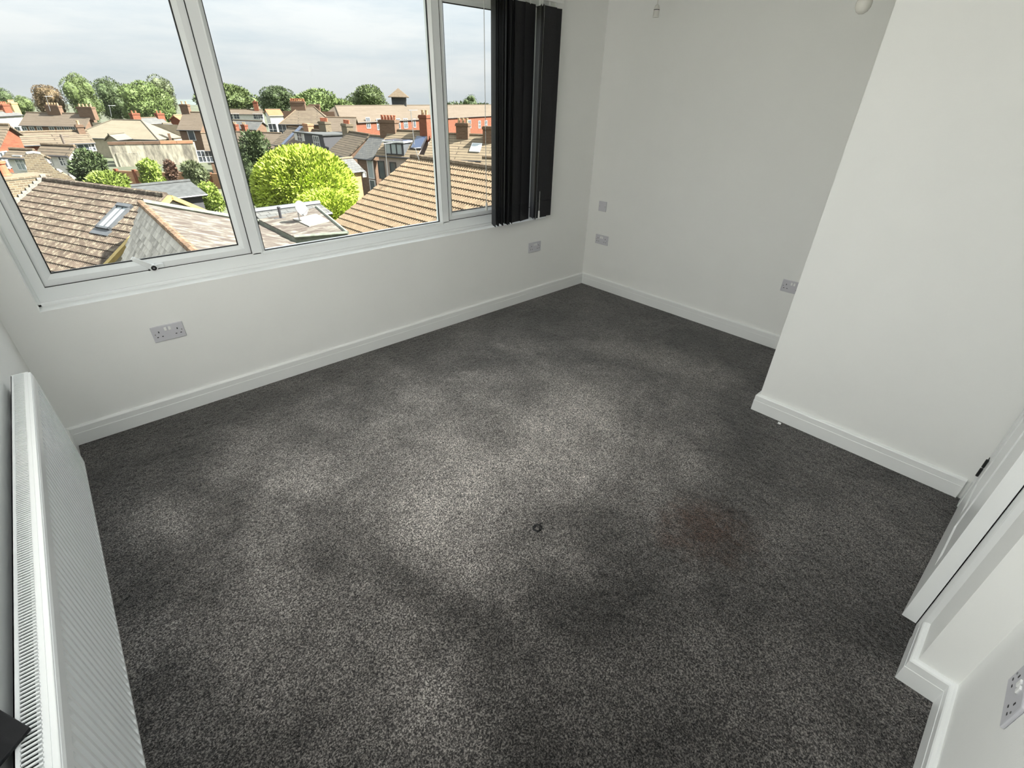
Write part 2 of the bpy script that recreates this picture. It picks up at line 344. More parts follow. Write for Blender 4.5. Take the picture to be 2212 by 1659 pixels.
# ================================================================== THE ROOM
WL, T, HS, ZS = -3.996, 0.018, 0.1065, 0.700
XR0, XR1, ZH = -3.864, -0.575, 2.19          # window opening
XB, YB, Y1, Y2, XP, HC = -0.94, -2.180, -3.188, -3.288, -2.124, 2.42

# floor: carpet with a real, slightly uneven pile surface
def carpet():
    x0, x1, y0, y1 = WL - 0.05, 0.05, Y2 - 0.05, 0.05; st = 0.0085
    nx, ny = int((x1 - x0) / st), int((y1 - y0) / st)
    xs = np.linspace(x0, x1, nx); ys = np.linspace(y0, y1, ny); X, Y = np.meshgrid(xs, ys)
    rng = np.random.default_rng(3)
    Z = rng.uniform(-0.0055, 0.0, X.shape)
    X = X + rng.uniform(-0.0028, 0.0028, X.shape); Y = Y + rng.uniform(-0.0028, 0.0028, Y.shape)
    V = np.stack([X, Y, Z], -1).reshape(-1, 3)
    idx = np.arange(nx * ny).reshape(ny, nx)
    F = np.stack([idx[:-1, :-1], idx[:-1, 1:], idx[1:, 1:], idx[1:, :-1]], -1).reshape(-1, 4)
    me = bpy.data.meshes.new('floor'); me.vertices.add(len(V)); me.vertices.foreach_set('co', V.ravel())
    me.loops.add(F.size); me.loops.foreach_set('vertex_index', F.ravel().astype(np.int32))
    me.polygons.add(len(F)); me.polygons.foreach_set('loop_start', np.arange(0, F.size, 4, dtype=np.int32)); me.polygons.foreach_set('loop_total', np.full(len(F), 4, dtype=np.int32))
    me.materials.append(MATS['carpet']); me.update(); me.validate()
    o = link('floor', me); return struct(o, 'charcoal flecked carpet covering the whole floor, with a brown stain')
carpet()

RL = (-3.84, -2.56, -3.24, -1.50)      # rooflight opening, out of view, added to bring more daylight into the room
m = MB(); m.box((WL - .25, Y2 - .25, HC), (RL[0], .25, HC + .16)); m.box((RL[1], Y2 - .25, HC), (.25, .25, HC + .16)); m.box((RL[0], Y2 - .25, HC), (RL[1], RL[2], HC + .16)); m.box((RL[0], RL[3], HC), (RL[1], .25, HC + .16))
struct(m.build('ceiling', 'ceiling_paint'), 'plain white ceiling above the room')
def added_rooflight():
    W = bpy.data.objects.new('added_window', None); COL.objects.link(W); W.location = ((RL[0] + RL[1]) / 2, (RL[2] + RL[3]) / 2, HC + .1); struct(W, 'white framed roof window added out of view to brighten the room')
    for lo, hi in (((RL[0], RL[2], HC + .10), (RL[0] + .04, RL[3], HC + .18)), ((RL[1] - .04, RL[2], HC + .10), (RL[1], RL[3], HC + .18)), ((RL[0] + .04, RL[2], HC + .10), (RL[1] - .04, RL[2] + .04, HC + .18)), ((RL[0] + .04, RL[3] - .04, HC + .10), (RL[1] - .04, RL[3], HC + .18))):
        m = MB(); m.box(lo, hi); m.build('frame_member', 'upvc', W)
    m = MB(); m.box((RL[0] + .03, RL[2] + .03, HC + .135), (RL[1] - .03, RL[3] - .03, HC + .141)); m.build('pane', 'glass', W)
added_rooflight()
# window wall (y = 0, 0.25 thick) around the opening
m = MB(); m.box((WL - .25, 0, -.3), (.25, .25, ZS)); m.box((WL - .25, 0, ZH), (.25, .25, HC)); m.box((WL - .25, 0, ZS), (XR0, .25, ZH)); m.box((XR1, 0, ZS), (.25, .25, ZH))
struct(m.build('wall_window', 'wall_paint'), 'white painted wall below and around the wide window')
m = MB(); m.box((0, Y2 - .25, -.3), (.25, 0, HC)); struct(m.build('wall_right', 'wall_paint'), 'white painted alcove wall with sockets beside the blind')
m = MB(); m.box((XB, Y2 - .25, -.3), (0, YB, HC)); struct(m.build('wall_breast', 'wall_paint', bevel=0.004), 'white boxed-out wall projecting into the room beside the door')
m = MB(); m.box((XP, Y2 - .25, -.3), (-1.90, Y1, HC)); m.box((-1.90, Y2 - .25, -.3), (XB, Y1 - .085, HC)); m.box((-1.90, Y1 - .085, 2.03), (XB, Y1, HC)); m.box((-.985, Y1 - .085, -.3), (XB, Y1, 2.03))
struct(m.build('wall_door', 'wall_paint'), 'white painted wall holding the door')
m = MB(); m.box((WL - .25, Y2 - .25, -.3), (XP, Y2, HC)); struct(m.build('wall_back', 'wall_paint'), 'white painted wall with a double socket, set back from the door wall')
m = MB(); m.box((WL - .25, Y2, -.3), (WL, 0, HC)); struct(m.build('wall_left', 'wall_paint'), 'white painted wall behind the radiator')

# skirting boards: grooved profile
SK = [(0, 0), (T, 0), (T, .0665), (T - .0012, .0680), (T - .0012, .098), (T - .004, .1025), (.007, HS), (0, HS)]
def skirt(name, A, B, inward, label, kA=0, kB=0):
    """kA, kB: mitre at each end (+1 outside corner, -1 inside corner)"""
    A, B, X = Vector((A[0], A[1], 0)), Vector((B[0], B[1], 0)), Vector((inward[0], inward[1], 0)); dr = (B - A).normalized(); m = MB(); n = len(SK)
    P = [A - dr * kA * x + X * x + Vector((0, 0, z)) for x, z in SK]; Q = [B + dr * kB * x + X * x + Vector((0, 0, z)) for x, z in SK]
    for k in range(n): l = (k + 1) % n; m.face([P[k], P[l], Q[l], Q[k]])
    m.face(P[::-1]); m.face(Q); return struct(m.build(name, 'gloss_white'), label)
skirt('baseboard_window', (WL, 0), (0, 0), (0, -1), 'white grooved skirting board under the window', -1, -1)
skirt('baseboard_right', (0, 0), (0, YB), (-1, 0), 'white grooved skirting board along the alcove wall', -1, -1)
skirt('baseboard_alcove', (0, YB), (XB, YB), (0, 1), 'white skirting board on the side of the boxed-out wall', -1, 1)
skirt('baseboard_breast', (XB, YB), (XB, -3.142), (-1, 0), 'white grooved skirting board along the boxed-out wall', 1, 0)
skirt('baseboard_pier', (-1.951, Y1), (XP, Y1), (0, 1), 'short white skirting board between the door frame and the wall step', 0, 1)
skirt('baseboard_step', (XP, Y1), (XP, Y2), (-1, 0), 'short white skirting board on the step in the wall', 1, -1)
skirt('baseboard_back', (XP, Y2), (WL, Y2), (0, 1), 'white grooved skirting board under the socket by the door', -1, -1)
skirt('baseboard_left', (WL, Y2), (WL, 0), (1, 0), 'white skirting board behind the radiator', -1, -1)

# ------------------------------------------------------------------ window
def build_window():
    W = bpy.data.objects.new('window_1', None); COL.objects.link(W); W.location = (-2.2, 0.07, ZS)
    struct(W, 'wide white three-light window with two opening sashes and a fixed centre pane')
    yf, yb = 0.088, 0.155                   # front and back of the fixed frame
    def ring(m, x0, x1, z0, z1, prof):
        """mitred frame: prof = [(inset, y)] closed cross-section"""
        n = len(prof); i = len(m.v)
        for cx, cz, sx, sz in ((x0, z0, 1, 1), (x1, z0, -1, 1), (x1, z1, -1, -1), (x0, z1, 1, -1)):
            for ins, y in prof: m.v.append((cx + sx * ins, y, cz + sz * ins))
        for c in range(4):
            d = (c + 1) % 4
            for k in range(n):
                l = (k + 1) % n; m.f.append((i + c * n + k, i + c * n + l, i + d * n + l, i + d * n + k)); m.uv.append([(0, 0)] * 4)
    # sill board and trim bead
    m = MB(); m.box((XR0, .0015, ZS - .012), (XR1, yf + .01, ZS + .001)); m.build('sill_board', 'gloss_white', W, label='thin white sill board')
    m = MB(); m.extrude([(0, 0), (-.008, 0), (-.008, .010), (-.005, .016), (0, .018)], (XR0, yf, ZS), (XR1, yf, ZS), (0, 1, 0), (0, 0, 1)); m.build('sill_trim', 'upvc', W)
    m = MB(); m.extrude([(0, 0), (-.008, 0), (-.008, .010), (0, .012)], (XR0, yf, ZS), (XR0, yf, ZH), (0, 1, 0), (1, 0, 0)); m.build('reveal_trim', 'upvc', W)
    # outer frame
    zf = ZS + .018
    m = MB(); ring(m, XR0 - .011, XR1 + .011, zf, ZH, [(0, yf), (.060, yf), (.0625, yf + .004), (.0625, yb), (0, yb)]); m.build('frame', 'upvc', W)
    m1a, m1b, m2a, m2b = -2.903, -2.852, -1.572, -1.515     # mullions
    for a, b in ((m1a, m1b), (m2a, m2b)):
        m = MB(); m.extrude([(a, yf + .006), (a + .003, yf), (b - .003, yf), (b, yf + .006), (b, yb), (a, yb)], (0, 0, zf + .055), (0, 0, ZH - .055), (1, 0, 0), (0, 1, 0)); m.build('mullion', 'upvc', W)
    def sash(x0, x1, z0, z1, label):
        S = bpy.data.objects.new('sash', None); COL.objects.link(S); S.parent = W; S.matrix_parent_inverse = pinv(W); S.location = (x0, yf, z0); S['label'] = label
        ys = yf + .011
        m = MB(); ring(m, x0, x1, z0, z1, [(0, ys), (.034, ys), (.0555, ys + .020), (.0555, yb - .01), (0, yb - .01)]); m.build('sash_frame', 'upvc', S)
        m = MB(); ring(m, x0, x1, z0, z1, [(.0545, ys + .018), (.0590, ys + .021), (.0590, ys + .030), (.0545, ys + .030)]); m.build('gasket', 'gasket', S)
        m = MB(); m.box((x0 + .05, ys + .026, z0 + .05), (x1 - .05, ys + .032, z1 - .05)); m.build('pane', 'glass', S)
        return S
    s1 = sash(-3.827, -2.9015, .777, ZH - .060, 'opening sash with a lever handle, nearest the radiator')
    s2 = sash(-1.5205, XR1 - .038, .777, ZH - .060, 'opening sash half hidden by the blind')
    for x0, x1 in ((-3.8145, m1a), (m2b, XR1 - .0515)):
        m = MB(); ring(m, x0, x1, zf + .0615, ZH - .0615, [(0, yf + .003), (.0025, yf + .003), (.0025, yf + .013), (0, yf + .013)]); m.build('seal', 'gasket', W)
    # fixed light: bead, gasket, pane
    x0, x1, z0, z1 = m1b - .004, m2a + .004, .757, ZH - .045
    m = MB(); ring(m, x0, x1, z0, z1, [(0, yf - .0015), (.006, yf - .003), (.026, yf + .014), (.026, yb - .02), (0, yb - .02)]); m.build('glazing_bead', 'upvc', W)
    m = MB(); ring(m, x0, x1, z0, z1, [(.0255, yf + .012), (.0290, yf + .014), (.0290, yf + .024), (.0255, yf + .024)]); m.build('gasket', 'gasket', W)
    m = MB(); m.box((x0 + .02, yf + .020, z0 + .02), (x1 - .02, yf + .026, z1 - .02)); m.build('pane', 'glass', W)
    # lever handle on the left sash's bottom rail
    hx, hz, hy = -3.383, 0.796, yf + .011
    H = bpy.data.objects.new('window_handle', None); COL.objects.link(H); H.parent = W; H.matrix_parent_inverse = pinv(W); H.location = (hx, hy, hz); H['label'] = 'white lever handle with a black lock barrel'
    m = MB(); m.box((hx - .020, hy - .012, hz - .011), (hx + .048, hy, hz + .011)); m.build('backplate', 'upvc', H, bevel=.003)
    m = MB(); A = Vector((hx, hy - .022, hz)); Bv = Vector((hx - .075, hy - .040, hz + .066)); d = (Bv - A)
    sd_ = Vector((0.66, 0, 0.75)); up = d.cross(sd_).normalized(); n = 10; prev = None
    for k in range(n + 1):
        s = k / n; c = A + d * s + Vector((0, -.006 * math.sin(s * math.pi), 0)); wd = .013 - .003 * s + (.004 if k == 0 else 0); th = .006
        if k == n: wd *= .6; th *= .6
        i = len(m.v); m.v += [tuple(c + sd_ * wd + up * th), tuple(c - sd_ * wd + up * th), tuple(c - sd_ * wd - up * th), tuple(c + sd_ * wd - up * th)]
        if prev is not None:
            for q in range(4): m.f.append((prev + q, prev + (q + 1) % 4, i + (q + 1) % 4, i + q)); m.uv.append([(0, 0)] * 4)
        else: m.f.append((i, i + 1, i + 2, i + 3)); m.uv.append([(0, 0)] * 4)
        prev = i
    m.f.append((prev, prev + 3, prev + 2, prev + 1)); m.uv.append([(0, 0)] * 4)
    m.build('lever', 'upvc', H, bevel=.002)
    RY = Matrix.Rotation(R(90), 3, 'X')
    m = MB(); m.lathe((hx, hy - .030, hz), [(.016, -.03 + .0), (.018, .002), (.016, .006)], 20, RY); m.build('boss', 'upvc', H, smooth=False)
    m = MB(); m.lathe((hx, hy - .0365, hz), [(.0125, -.006), (.0125, .0015), (.010, .0025)], 20, RY); m.build('lock_barrel', 'black_plastic', H)
    m = MB(); m.lathe((hx, hy - .0395, hz), [(.004, -.001), (.004, .0012), (.003, .0015)], 12, RY); m.build('keyway', 'screw_metal', H)
    m = MB(); m.box((hx - .024, hy - .014, hz - .016), (hx - .017, hy - .010, hz - .008)); m.build('release_button', 'black_plastic', H)
build_window()

# ------------------------------------------------------------------ vertical blind
def build_blind():
    B = thing('vertical_blind', (-.9, -.06, .73), 'charcoal vertical blind drawn open to the end of the window', 'blind')
    zt, zb, yc = 2.112, .732, -.062
    m = MB(); m.extrude([(-.020, 0), (.020, 0), (.020, .030), (-.020, .030)], (-3.88, yc, zt + .026), (-.585, yc, zt + .026), (0, 1, 0), (0, 0, 1)); m.build('headrail', 'rail_white', B, bevel=.003, label='white headrail')
    W = .124
    def vane_mesh(curve):
        m = MB(); cols = 6; Z = [zb, zb + .012, zb + .125, zb + .128, zb + .131, zt - .01, zt]
        Dz = [0, 0, 0, -.0014, 0, 0, 0]
        grid = []
        for z, dz in zip(Z, Dz):
            row = []
            for c in range(cols + 1):
                s = c / cols - .5; row.append((s * W, curve * math.cos(s * math.pi) + dz, z - zb))
            grid.append(row)
        for sgn in (1, -1):
            for r in range(len(Z) - 1):
                for c in range(cols):
                    q = [grid[r][c], grid[r][c + 1], grid[r + 1][c + 1], grid[r + 1][c]]
                    q = [(x, y + sgn * .0008, z) for x, y, z in q]
                    m.face(q if sgn > 0 else q[::-1])
        # closed edges
        for r in range(len(Z) - 1):
            for c, rev in ((0, 0), (cols, 1)):
                a, b = grid[r][c], grid[r + 1][c]; m.face([(a[0], a[1] - .0008, a[2]), (a[0], a[1] + .0008, a[2]), (b[0], b[1] + .0008, b[2]), (b[0], b[1] - .0008, b[2])])
        return m.mesh('vane', 'blind_fabric', fix=False)
    flat, bent = vane_mesh(.004), vane_mesh(-.010)
    vanes = []
    xs = [-1.208, -1.190, -1.170, -1.149, -1.131, -1.108, -1.090, -1.075, -1.060, -1.046]
    for i, x in enumerate(xs): vanes.append((x, R(64 + 5 * math.sin(i * 2.3)), bent if i % 2 else flat, .004 * math.sin(i * 1.7)))
    vanes += [(-.985, R(6), flat, -.012), (-.888, R(14), flat, -.004), (-.800, R(60), bent, .004), (-.786, R(56), bent, -.004), (-.772, R(52), bent, .0), (-.706, R(2), flat, -.014), (-.640, R(-4), flat, .006)]
    for x, a, me, dy in vanes:
        o = link('vane', me, B); o.matrix_parent_inverse = Matrix(); o.parent = B
        o.matrix_parent_inverse = pinv(B); o.location = (x, yc + dy, zb); o.rotation_euler = (0, 0, a)
        h = MB(); h.box((x - .004, yc - .002, zt - .004), (x + .004, yc + .002, zt + .027)); h.build('vane_hanger', 'rail_white', B)
    m = MB(); m.tube([(-1.274, -.05, zt + .03), (-1.270, -.05, 1.3), (-1.2675, -.05, .875)], .0022, 6); m.build('pull_cord', 'cord_grey', B)
    m = MB(); m.lathe((-1.2675, -.05, .850), [(.003, .06), (.007, .045), (.009, .02), (.009, 0), (.004, -.004)], 10); m.build('cord_weight', 'cord_grey', B)
    m = MB(); m.tube([(-.792, -.135, .95), (-.795, -.137, .80)], .0012, 5); m.build('chain', 'rail_white', B)
    m = MB(); m.lathe((-.795, -.137, .745), [(.006, 0), (.007, .01), (.006, .055), (.002, .06)], 10); m.build('chain_weight', 'rail_white', B)
build_blind()

# ------------------------------------------------------------------ sockets
def socket(cx, cz, plane, label, double=True, wall=0.0, upside=1):
    """face built in local (a, out, z)"""
    if plane == 'y': M = Matrix.Translation((cx, wall, cz)) @ Matrix.Rotation(0, 4, 'Z')
    elif plane == 'x': M = Matrix.Translation((wall, cx, cz)) @ Matrix.Rotation(R(-90), 4, 'Z')
    else: M = Matrix.Translation((cx, wall, cz)) @ Matrix.Rotation(R(180), 4, 'Z')
    wd = .146 if double else .086
    S = thing('wall_socket' if double else 'blank_outlet', (0, 0, 0), label, 'socket', 'white plastic wall outlets'); S.matrix_world = M; S.location = M.translation; S.rotation_euler = M.to_euler()
    def part(name, mat, boxes, bevel=0.0):
        m = MB()
        for lo, hi in boxes: m.box(lo, hi, M)
        return m.build(name, mat, S, bevel=bevel)
    part('face_plate', 'socket_plastic', [((-wd / 2, -.0085, -.043), (wd / 2, 0, .043))], .0035)
    if double:
        for s in (-1, 1):
            part('switch', 'switch_plastic', [((s * .0095 - .0058, -.0125, .012), (s * .0095 + .0058, -.008, .031))], .0015)
            x = s * .042
            part('earth_slot', 'black_plastic', [((x - .0022, -.0092, .006), (x + .0022, -.008, .015))])
            for q in (-1, 1): part('pin_slot', 'black_plastic', [((x + q * .011 - .0036, -.0092, -.018), (x + q * .011 + .0036, -.008, -.0138))])
            m = MB(); m.lathe(M @ Vector((s * .0603, -.0086, 0)), [(.0034, 0), (.0034, .0008), (.002, .001)], 10, (M.to_3x3() @ Matrix.Rotation(R(90), 3, 'X'))); m.build('screw', 'screw_metal', S)
    else:
        part('outlet_insert', 'socket_plastic', [((-.011, -.0095, -.012), (.011, -.008, .012))], .001)
        for s in (-1, 1):
            m = MB(); m.lathe(M @ Vector((s * .0303, -.0086, 0)), [(.0034, 0), (.0034, .0008), (.002, .001)], 10, (M.to_3x3() @ Matrix.Rotation(R(90), 3, 'X'))); m.build('screw', 'screw_metal', S)
    return S
socket(-3.430, .4755, 'y', 'double wall socket low on the window wall, near the radiator')
socket(-.694, .4704, 'y', 'double wall socket on the window wall, below the dark blind')
socket(-.195, .4613, 'x', 'double wall socket on the alcove wall, below the single outlet')
socket(-.162, .7524, 'x', 'single square outlet plate on the alcove wall, above a double socket', double=False)
socket(-1.893, .472, 'x', 'double wall socket partly hidden by the edge of the boxed-out wall')
socket(-2.435, .483, 'back', 'double wall socket near the door, cut by the picture edge', wall=Y2)

# ------------------------------------------------------------------ door
def build_door():
    D = bpy.data.objects.new('door_1', None); COL.objects.link(D); D.location = (-1.45, Y1, 0); struct(D, 'white panelled door standing slightly ajar in a white frame')
    yA = -3.169
    AR = [(0, 0), (.0, Y1 - yA), (0, yA - Y1), (.0645, yA - Y1), (.083, 0)]
    # near architrave (x from -1.866 to -1.95) and far architrave
    m = MB(); m.extrude([(0, 0), (0, .0155), (.060, .0155), (.066, .013), (.083, 0)], (-1.868, Y1, 0), (-1.868, Y1, 2.09), (-1, 0, 0), (0, 1, 0)); m.build('architrave', 'gloss_white', D)
    m = MB(); m.extrude([(0, 0), (0, .032), (.055, .032), (.068, .028), (.068, 0)], (-1.026, Y1, 0), (-1.026, Y1, 2.09), (1, 0, 0), (0, 1, 0)); m.build('architrave', 'gloss_white', D)
    m = MB(); m.extrude([(0, 0), (0, .019), (.060, .019), (.083, 0)], (-.958, Y1, 2.03), (-1.95, Y1, 2.03), (0, 0, 1), (0, 1, 0)); m.build('architrave', 'gloss_white', D)
    m = MB(); m.box((-1.90, Y1 - .085, 0), (-1.876, Y1, 2.03)); m.build('door_lining', 'gloss_white', D)
    m = MB(); m.box((-1.026, Y1 - .085, 0), (-.985, Y1, 2.03)); m.build('door_lining', 'gloss_white', D)
    # leaf, hinged on the far side, a couple of degrees open into the room
    a = math.atan2(.032, .8415); M = Matrix.Translation((-1.030, -3.159, 0)) @ Matrix.Rotation(math.pi - a, 4, 'Z')   # local x runs along the leaf, local -y is the wall side... local y>0 faces the wall
    wl, h, th = .842, 1.985, .042
    L = bpy.data.objects.new('door_leaf', None); COL.objects.link(L); L.parent = D; L.matrix_parent_inverse = pinv(D); L.location = (-1.030, -3.159, 0)
    st, br = .095, .20
    m = MB(); m.box((0, 0.0085, .006), (wl, th, h), M); m.build('leaf_core', 'gloss_white', L)
    def rail(name, x0, x1, z0, z1):
        m = MB(); m.box((x0, 0, z0), (x1, .0085, z1), M); m.build(name, 'gloss_white', L)
    rail('stile', 0, st, .006, h); rail('stile', wl - st, wl, .006, h); rail('stile', wl / 2 - .045, wl / 2 + .045, .006, h)
    rail('bottom_rail', st, wl - st, .006, br); rail('lock_rail', st, wl - st, .85, 1.02); rail('top_rail', st, wl - st, h - .12, h)
    for x0, x1 in ((st, wl / 2 - .045), (wl / 2 + .045, wl - st)):
        for z0, z1 in ((br, .85), (1.02, h - .12)):
            m = MB(); m.box((x0 + .022, .003, z0 + .022), (x1 - .022, .0085, z1 - .022), M); m.build('panel', 'gloss_white', L, bevel=.002)
    # black butt hinges on the far jamb
    for z in (.183, 1.0, 1.75):
        Hh = bpy.data.objects.new('hinge', None); COL.objects.link(Hh); Hh.parent = D; Hh.matrix_parent_inverse = pinv(D); Hh.location = (-1.0, -3.157, z); Hh['label'] = 'black butt hinge'
        m = MB(); m.box((-1.024, -3.157, z), (-1.002, -3.1535, z + .095)); m.build('hinge_plate', 'hinge_black', Hh)
        m = MB(); m.tube([(-1.027, -3.152, z + .002), (-1.027, -3.152, z + .045)], .0055, 8); m.build('knuckle', 'hinge_black', Hh)
        m = MB(); m.tube([(-1.027, -3.152, z + .052), (-1.027, -3.152, z + .093)], .0055, 8); m.build('knuckle', 'hinge_black', Hh)
build_door()

# ------------------------------------------------------------------ radiator
def build_radiator():
    xf, xbk, z0, z1, ya, yb = -3.916, -3.972, .228, .672, -.605, -2.62
    Rd = thing('radiator', (-3.95, -1.6, z0), 'white single-panel convector radiator with a slotted top grille', 'radiator')
    # fluted front panel: flat margins, pressed vertical channels
    m = MB(); pitch = .0281; ys = []; y = ya - .028
    prof = [(ya, xf - .010), (ya - .004, xf - .002), (ya - .008, xf), (y, xf)]
    n = int((y - yb - .03) / pitch)
    for k in range(n):
        q = y - k * pitch; prof += [(q, xf), (q - .0026, xf - .014), (q - .0070, xf - .0195), (q - .0120, xf - .0195), (q - .0164, xf - .014), (q - .0190, xf)]
    prof += [(yb + .008, xf), (yb + .004, xf - .002), (yb, xf - .010)]
    zz = [(z0, -.010, 0), (z0 + .004, -.002, 0), (z0 + .012, 0, 0), (z0 + .020, 0, 0), (z0 + .040, 0, 1), (z1 - .060, 0, 1), (z1 - .040, 0, 0), (z1 - .012, 0, 0), (z1 - .004, -.002, 0), (z1, -.010, 0)]
    rows = []
    for z, dx, flute in zz:
        rows.append([((x if (flute or x > xf - .0085 or i < 3 or i > len(prof) - 4) else xf) + dx, yy, z) for i, (yy, x) in enumerate(prof)])
    for r in range(len(rows) - 1):
        for c in range(len(prof) - 1): m.face([rows[r][c], rows[r][c + 1], rows[r + 1][c + 1], rows[r + 1][c]])
    m.build('front_panel', 'enamel', Rd, fix=False)
    m = MB(); m.box((xf - .030, yb, z0 + .004), (xf - .0205, ya, z1 - .004)); m.build('panel_back', 'enamel', Rd)
    m = MB(); m.box((xf - .014, yb, z1 - .008), (xf - .003, ya, z1 + .001)); m.build('top_seam', 'enamel', Rd, bevel=.002)
    # convector block, near-black colour put in for shade under the slots; side covers
    m = MB(); m.box((xbk + .008, yb + .01, z0 + .04), (xf - .020, ya - .01, z1 - .014)); m.build('convector_shade_block', 'dark_gap', Rd)
    for yy in (ya, yb):
        m = MB(); m.box((xbk, yy - .0015, z0 + .01), (xf - .010, yy + .0015, z1 + .004)); m.build('side_cover', 'enamel', Rd)
    # grille: two rails and one bar per slot
    zt = z1 + .002
    for x0, x1 in ((xbk - .001, xbk + .0075), (xf - .0225, xf - .0125)):
        m = MB(); m.box((x0, yb, zt - .004), (x1, ya, zt)); m.build('grille_rail', 'enamel', Rd)
    m = MB(); m.box((xbk - .001, yb, z1 - .03), (xbk + .001, ya, zt)); m.build('grille_rail', 'enamel', Rd)
    b = MB(); b.box((xbk + .0065, -.0017, -.0030), (xf - .0215, .0017, 0)); bm_ = b.mesh('grille_bar', 'enamel'); k = 0; y = ya - .006
    while y > yb + .004:
        o = link('grille_bar', bm_, Rd); o.location = (0, y, zt); y -= .0087
    for yy in (ya - .25, yb + .25):
        m = MB(); m.box((WL + .001, yy - .02, z0 + .08), (xbk + .01, yy + .02, z1 - .06)); m.build('bracket', 'enamel', Rd)
    for yy in (yb + .04,):
        m = MB(); m.tube([(xf - .03, yy, z0 + .02), (xf - .03, yy, .10)], .0115, 10); m.build('valve', 'screw_metal', Rd)
        m = MB(); m.tube([(xf - .03, yy, .10), (xf - .03, yy, .001)], .0075, 10); m.build('pipe', 'enamel', Rd)
build_radiator()
# dark cloth corner lying over the top grille
m = MB(); P = [(-3.9515, -2.134), (-3.990, -2.062), (-3.993, -2.30), (-3.962, -2.30), (-3.952, -2.20)]
P = [(-3.9495, -2.1338), (-3.9935, -2.052), (-3.9935, -2.175)]
m.v = [(x, y, .6755) for x, y in P] + [(x, y, .6835) for x, y in P]; m.f = [(0, 2, 1), (3, 4, 5), (0, 1, 4, 3), (1, 2, 5, 4), (2, 0, 3, 5)]; m.uv = [[(0, 0)] * len(f) for f in m.f]
tag(m.build('fabric_pad', 'black_fabric', bevel=.002), 'corner of a flat black fabric pad lying on the radiator grille', 'pad')

# ------------------------------------------------------------------ small things
def pendant(x, y, z, label, bulb=False):
    p = thing('pendant_lampholder' if not bulb else 'pendant_bulb', (x, y, z), label, 'pendant light')
    m = MB(); m.tube([(x, y, HC), (x, y, z + .05)], .003, 8); m.build('flex', 'flex_white', p)
    m = MB(); m.lathe((x, y, HC), [(.036, 0), (.036, -.012), (.026, -.024)], 18); m.build('ceiling_rose', 'flex_white', p)
    m = MB(); m.lathe((x, y, z), [(.006, .056), (.013, .048), (.0185, .034), (.0195, .028)], 18); m.build('cap', 'flex_white', p)
    m = MB(); m.lathe((x, y, z), [(.0185, .028), (.0185, .0245)], 18); m.build('seam', 'dark_gap', p)
    m = MB(); m.lathe((x, y, z), [(.0195, .0245), (.0185, 0), (.0205, -.010), (.0205, -.013)], 18); m.build('skirt', 'flex_white', p)
    if bulb:
        m = MB(); m.lathe((x, y, z - .013), [(.013, .006), (.014, -.012), (.024, -.035), (.031, -.058), (.030, -.075), (.022, -.090), (.010, -.098), (.001, -.099)], 20); m.build('bulb', 'dusty_bulb', p, smooth=True)
d = ray(1417, 32); q = CAM + d * 3.15
pendant(q.x, q.y, q.z, 'empty white lampholder hanging on a thin flex from the ceiling')
d = ray(1859, 31); q = CAM + d * 2.05
pendant(q.x, q.y, q.z + .112, 'frosted round bulb hanging high in front of the alcove', True)
def loop():
    m = MB(); c = Vector((-2.582, -1.973, .004)); pts = []
    for k in range(26):
        a = k / 25 * math.pi * 3.4; r = .016 + .004 * math.sin(a * 1.3); pts.append(c + Vector((r * math.cos(a) * 1.15, r * math.sin(a), .0015 * math.sin(a * 2.1) + .0006 * k / 6)))
    pts += [c + Vector((.030, .010, .003)), c + Vector((.038, .002, .002))]
    m.tube(pts, .0024, 6); tag(m.build('hair_tie', 'black_plastic', smooth=True), 'small black curled hair tie lying on the carpet', 'hair tie')
loop()
m = MB(); m.tube([(-.992, -2.334, .008), (-.9915, -2.3455, .0075), (-.991, -2.351, .0075)], .0062, 12, radii=[.0062, .0065, .0058]); tag(m.build('plastic_cap', 'switch_plastic', bevel=.001), 'tiny white plastic cap lying against the skirting board', 'cap')

# ================================================================== OUTSIDE
ZG = -9.0
m = MB(); seg = 64
m.face([(620 * math.cos(2 * math.pi * k / seg), 620 * math.sin(2 * math.pi * k / seg), ZG) for k in range(seg)]); struct(m.build('ground', 'ground_mix'), 'patchy green and brown ground between the houses')
def hills():
    m = MB(); n = 60; prev = None; rng = random.Random(5)
    for k in range(n + 1):
        a = R(-35 + 110 * k / n); h = -8.2 + 3.6 * (0.5 + 0.5 * math.sin(k * .37 + 1) * math.cos(k * .11)) + rng.uniform(-.3, .3)
        D = 600; p = Vector((D * math.sin(a), D * math.cos(a), 0)); q = p * 1.12
        row = [(p.x * .93, p.y * .93, ZG), (p.x, p.y, h), (q.x, q.y, ZG)]
        if prev:
            m.face([prev[0], row[0], row[1], prev[1]]); m.face([prev[1], row[1], row[2], prev[2]])
        prev = row
    return struct(m.build('hills', 'hill_green', smooth=True), 'low green hills on the horizon')
hills()

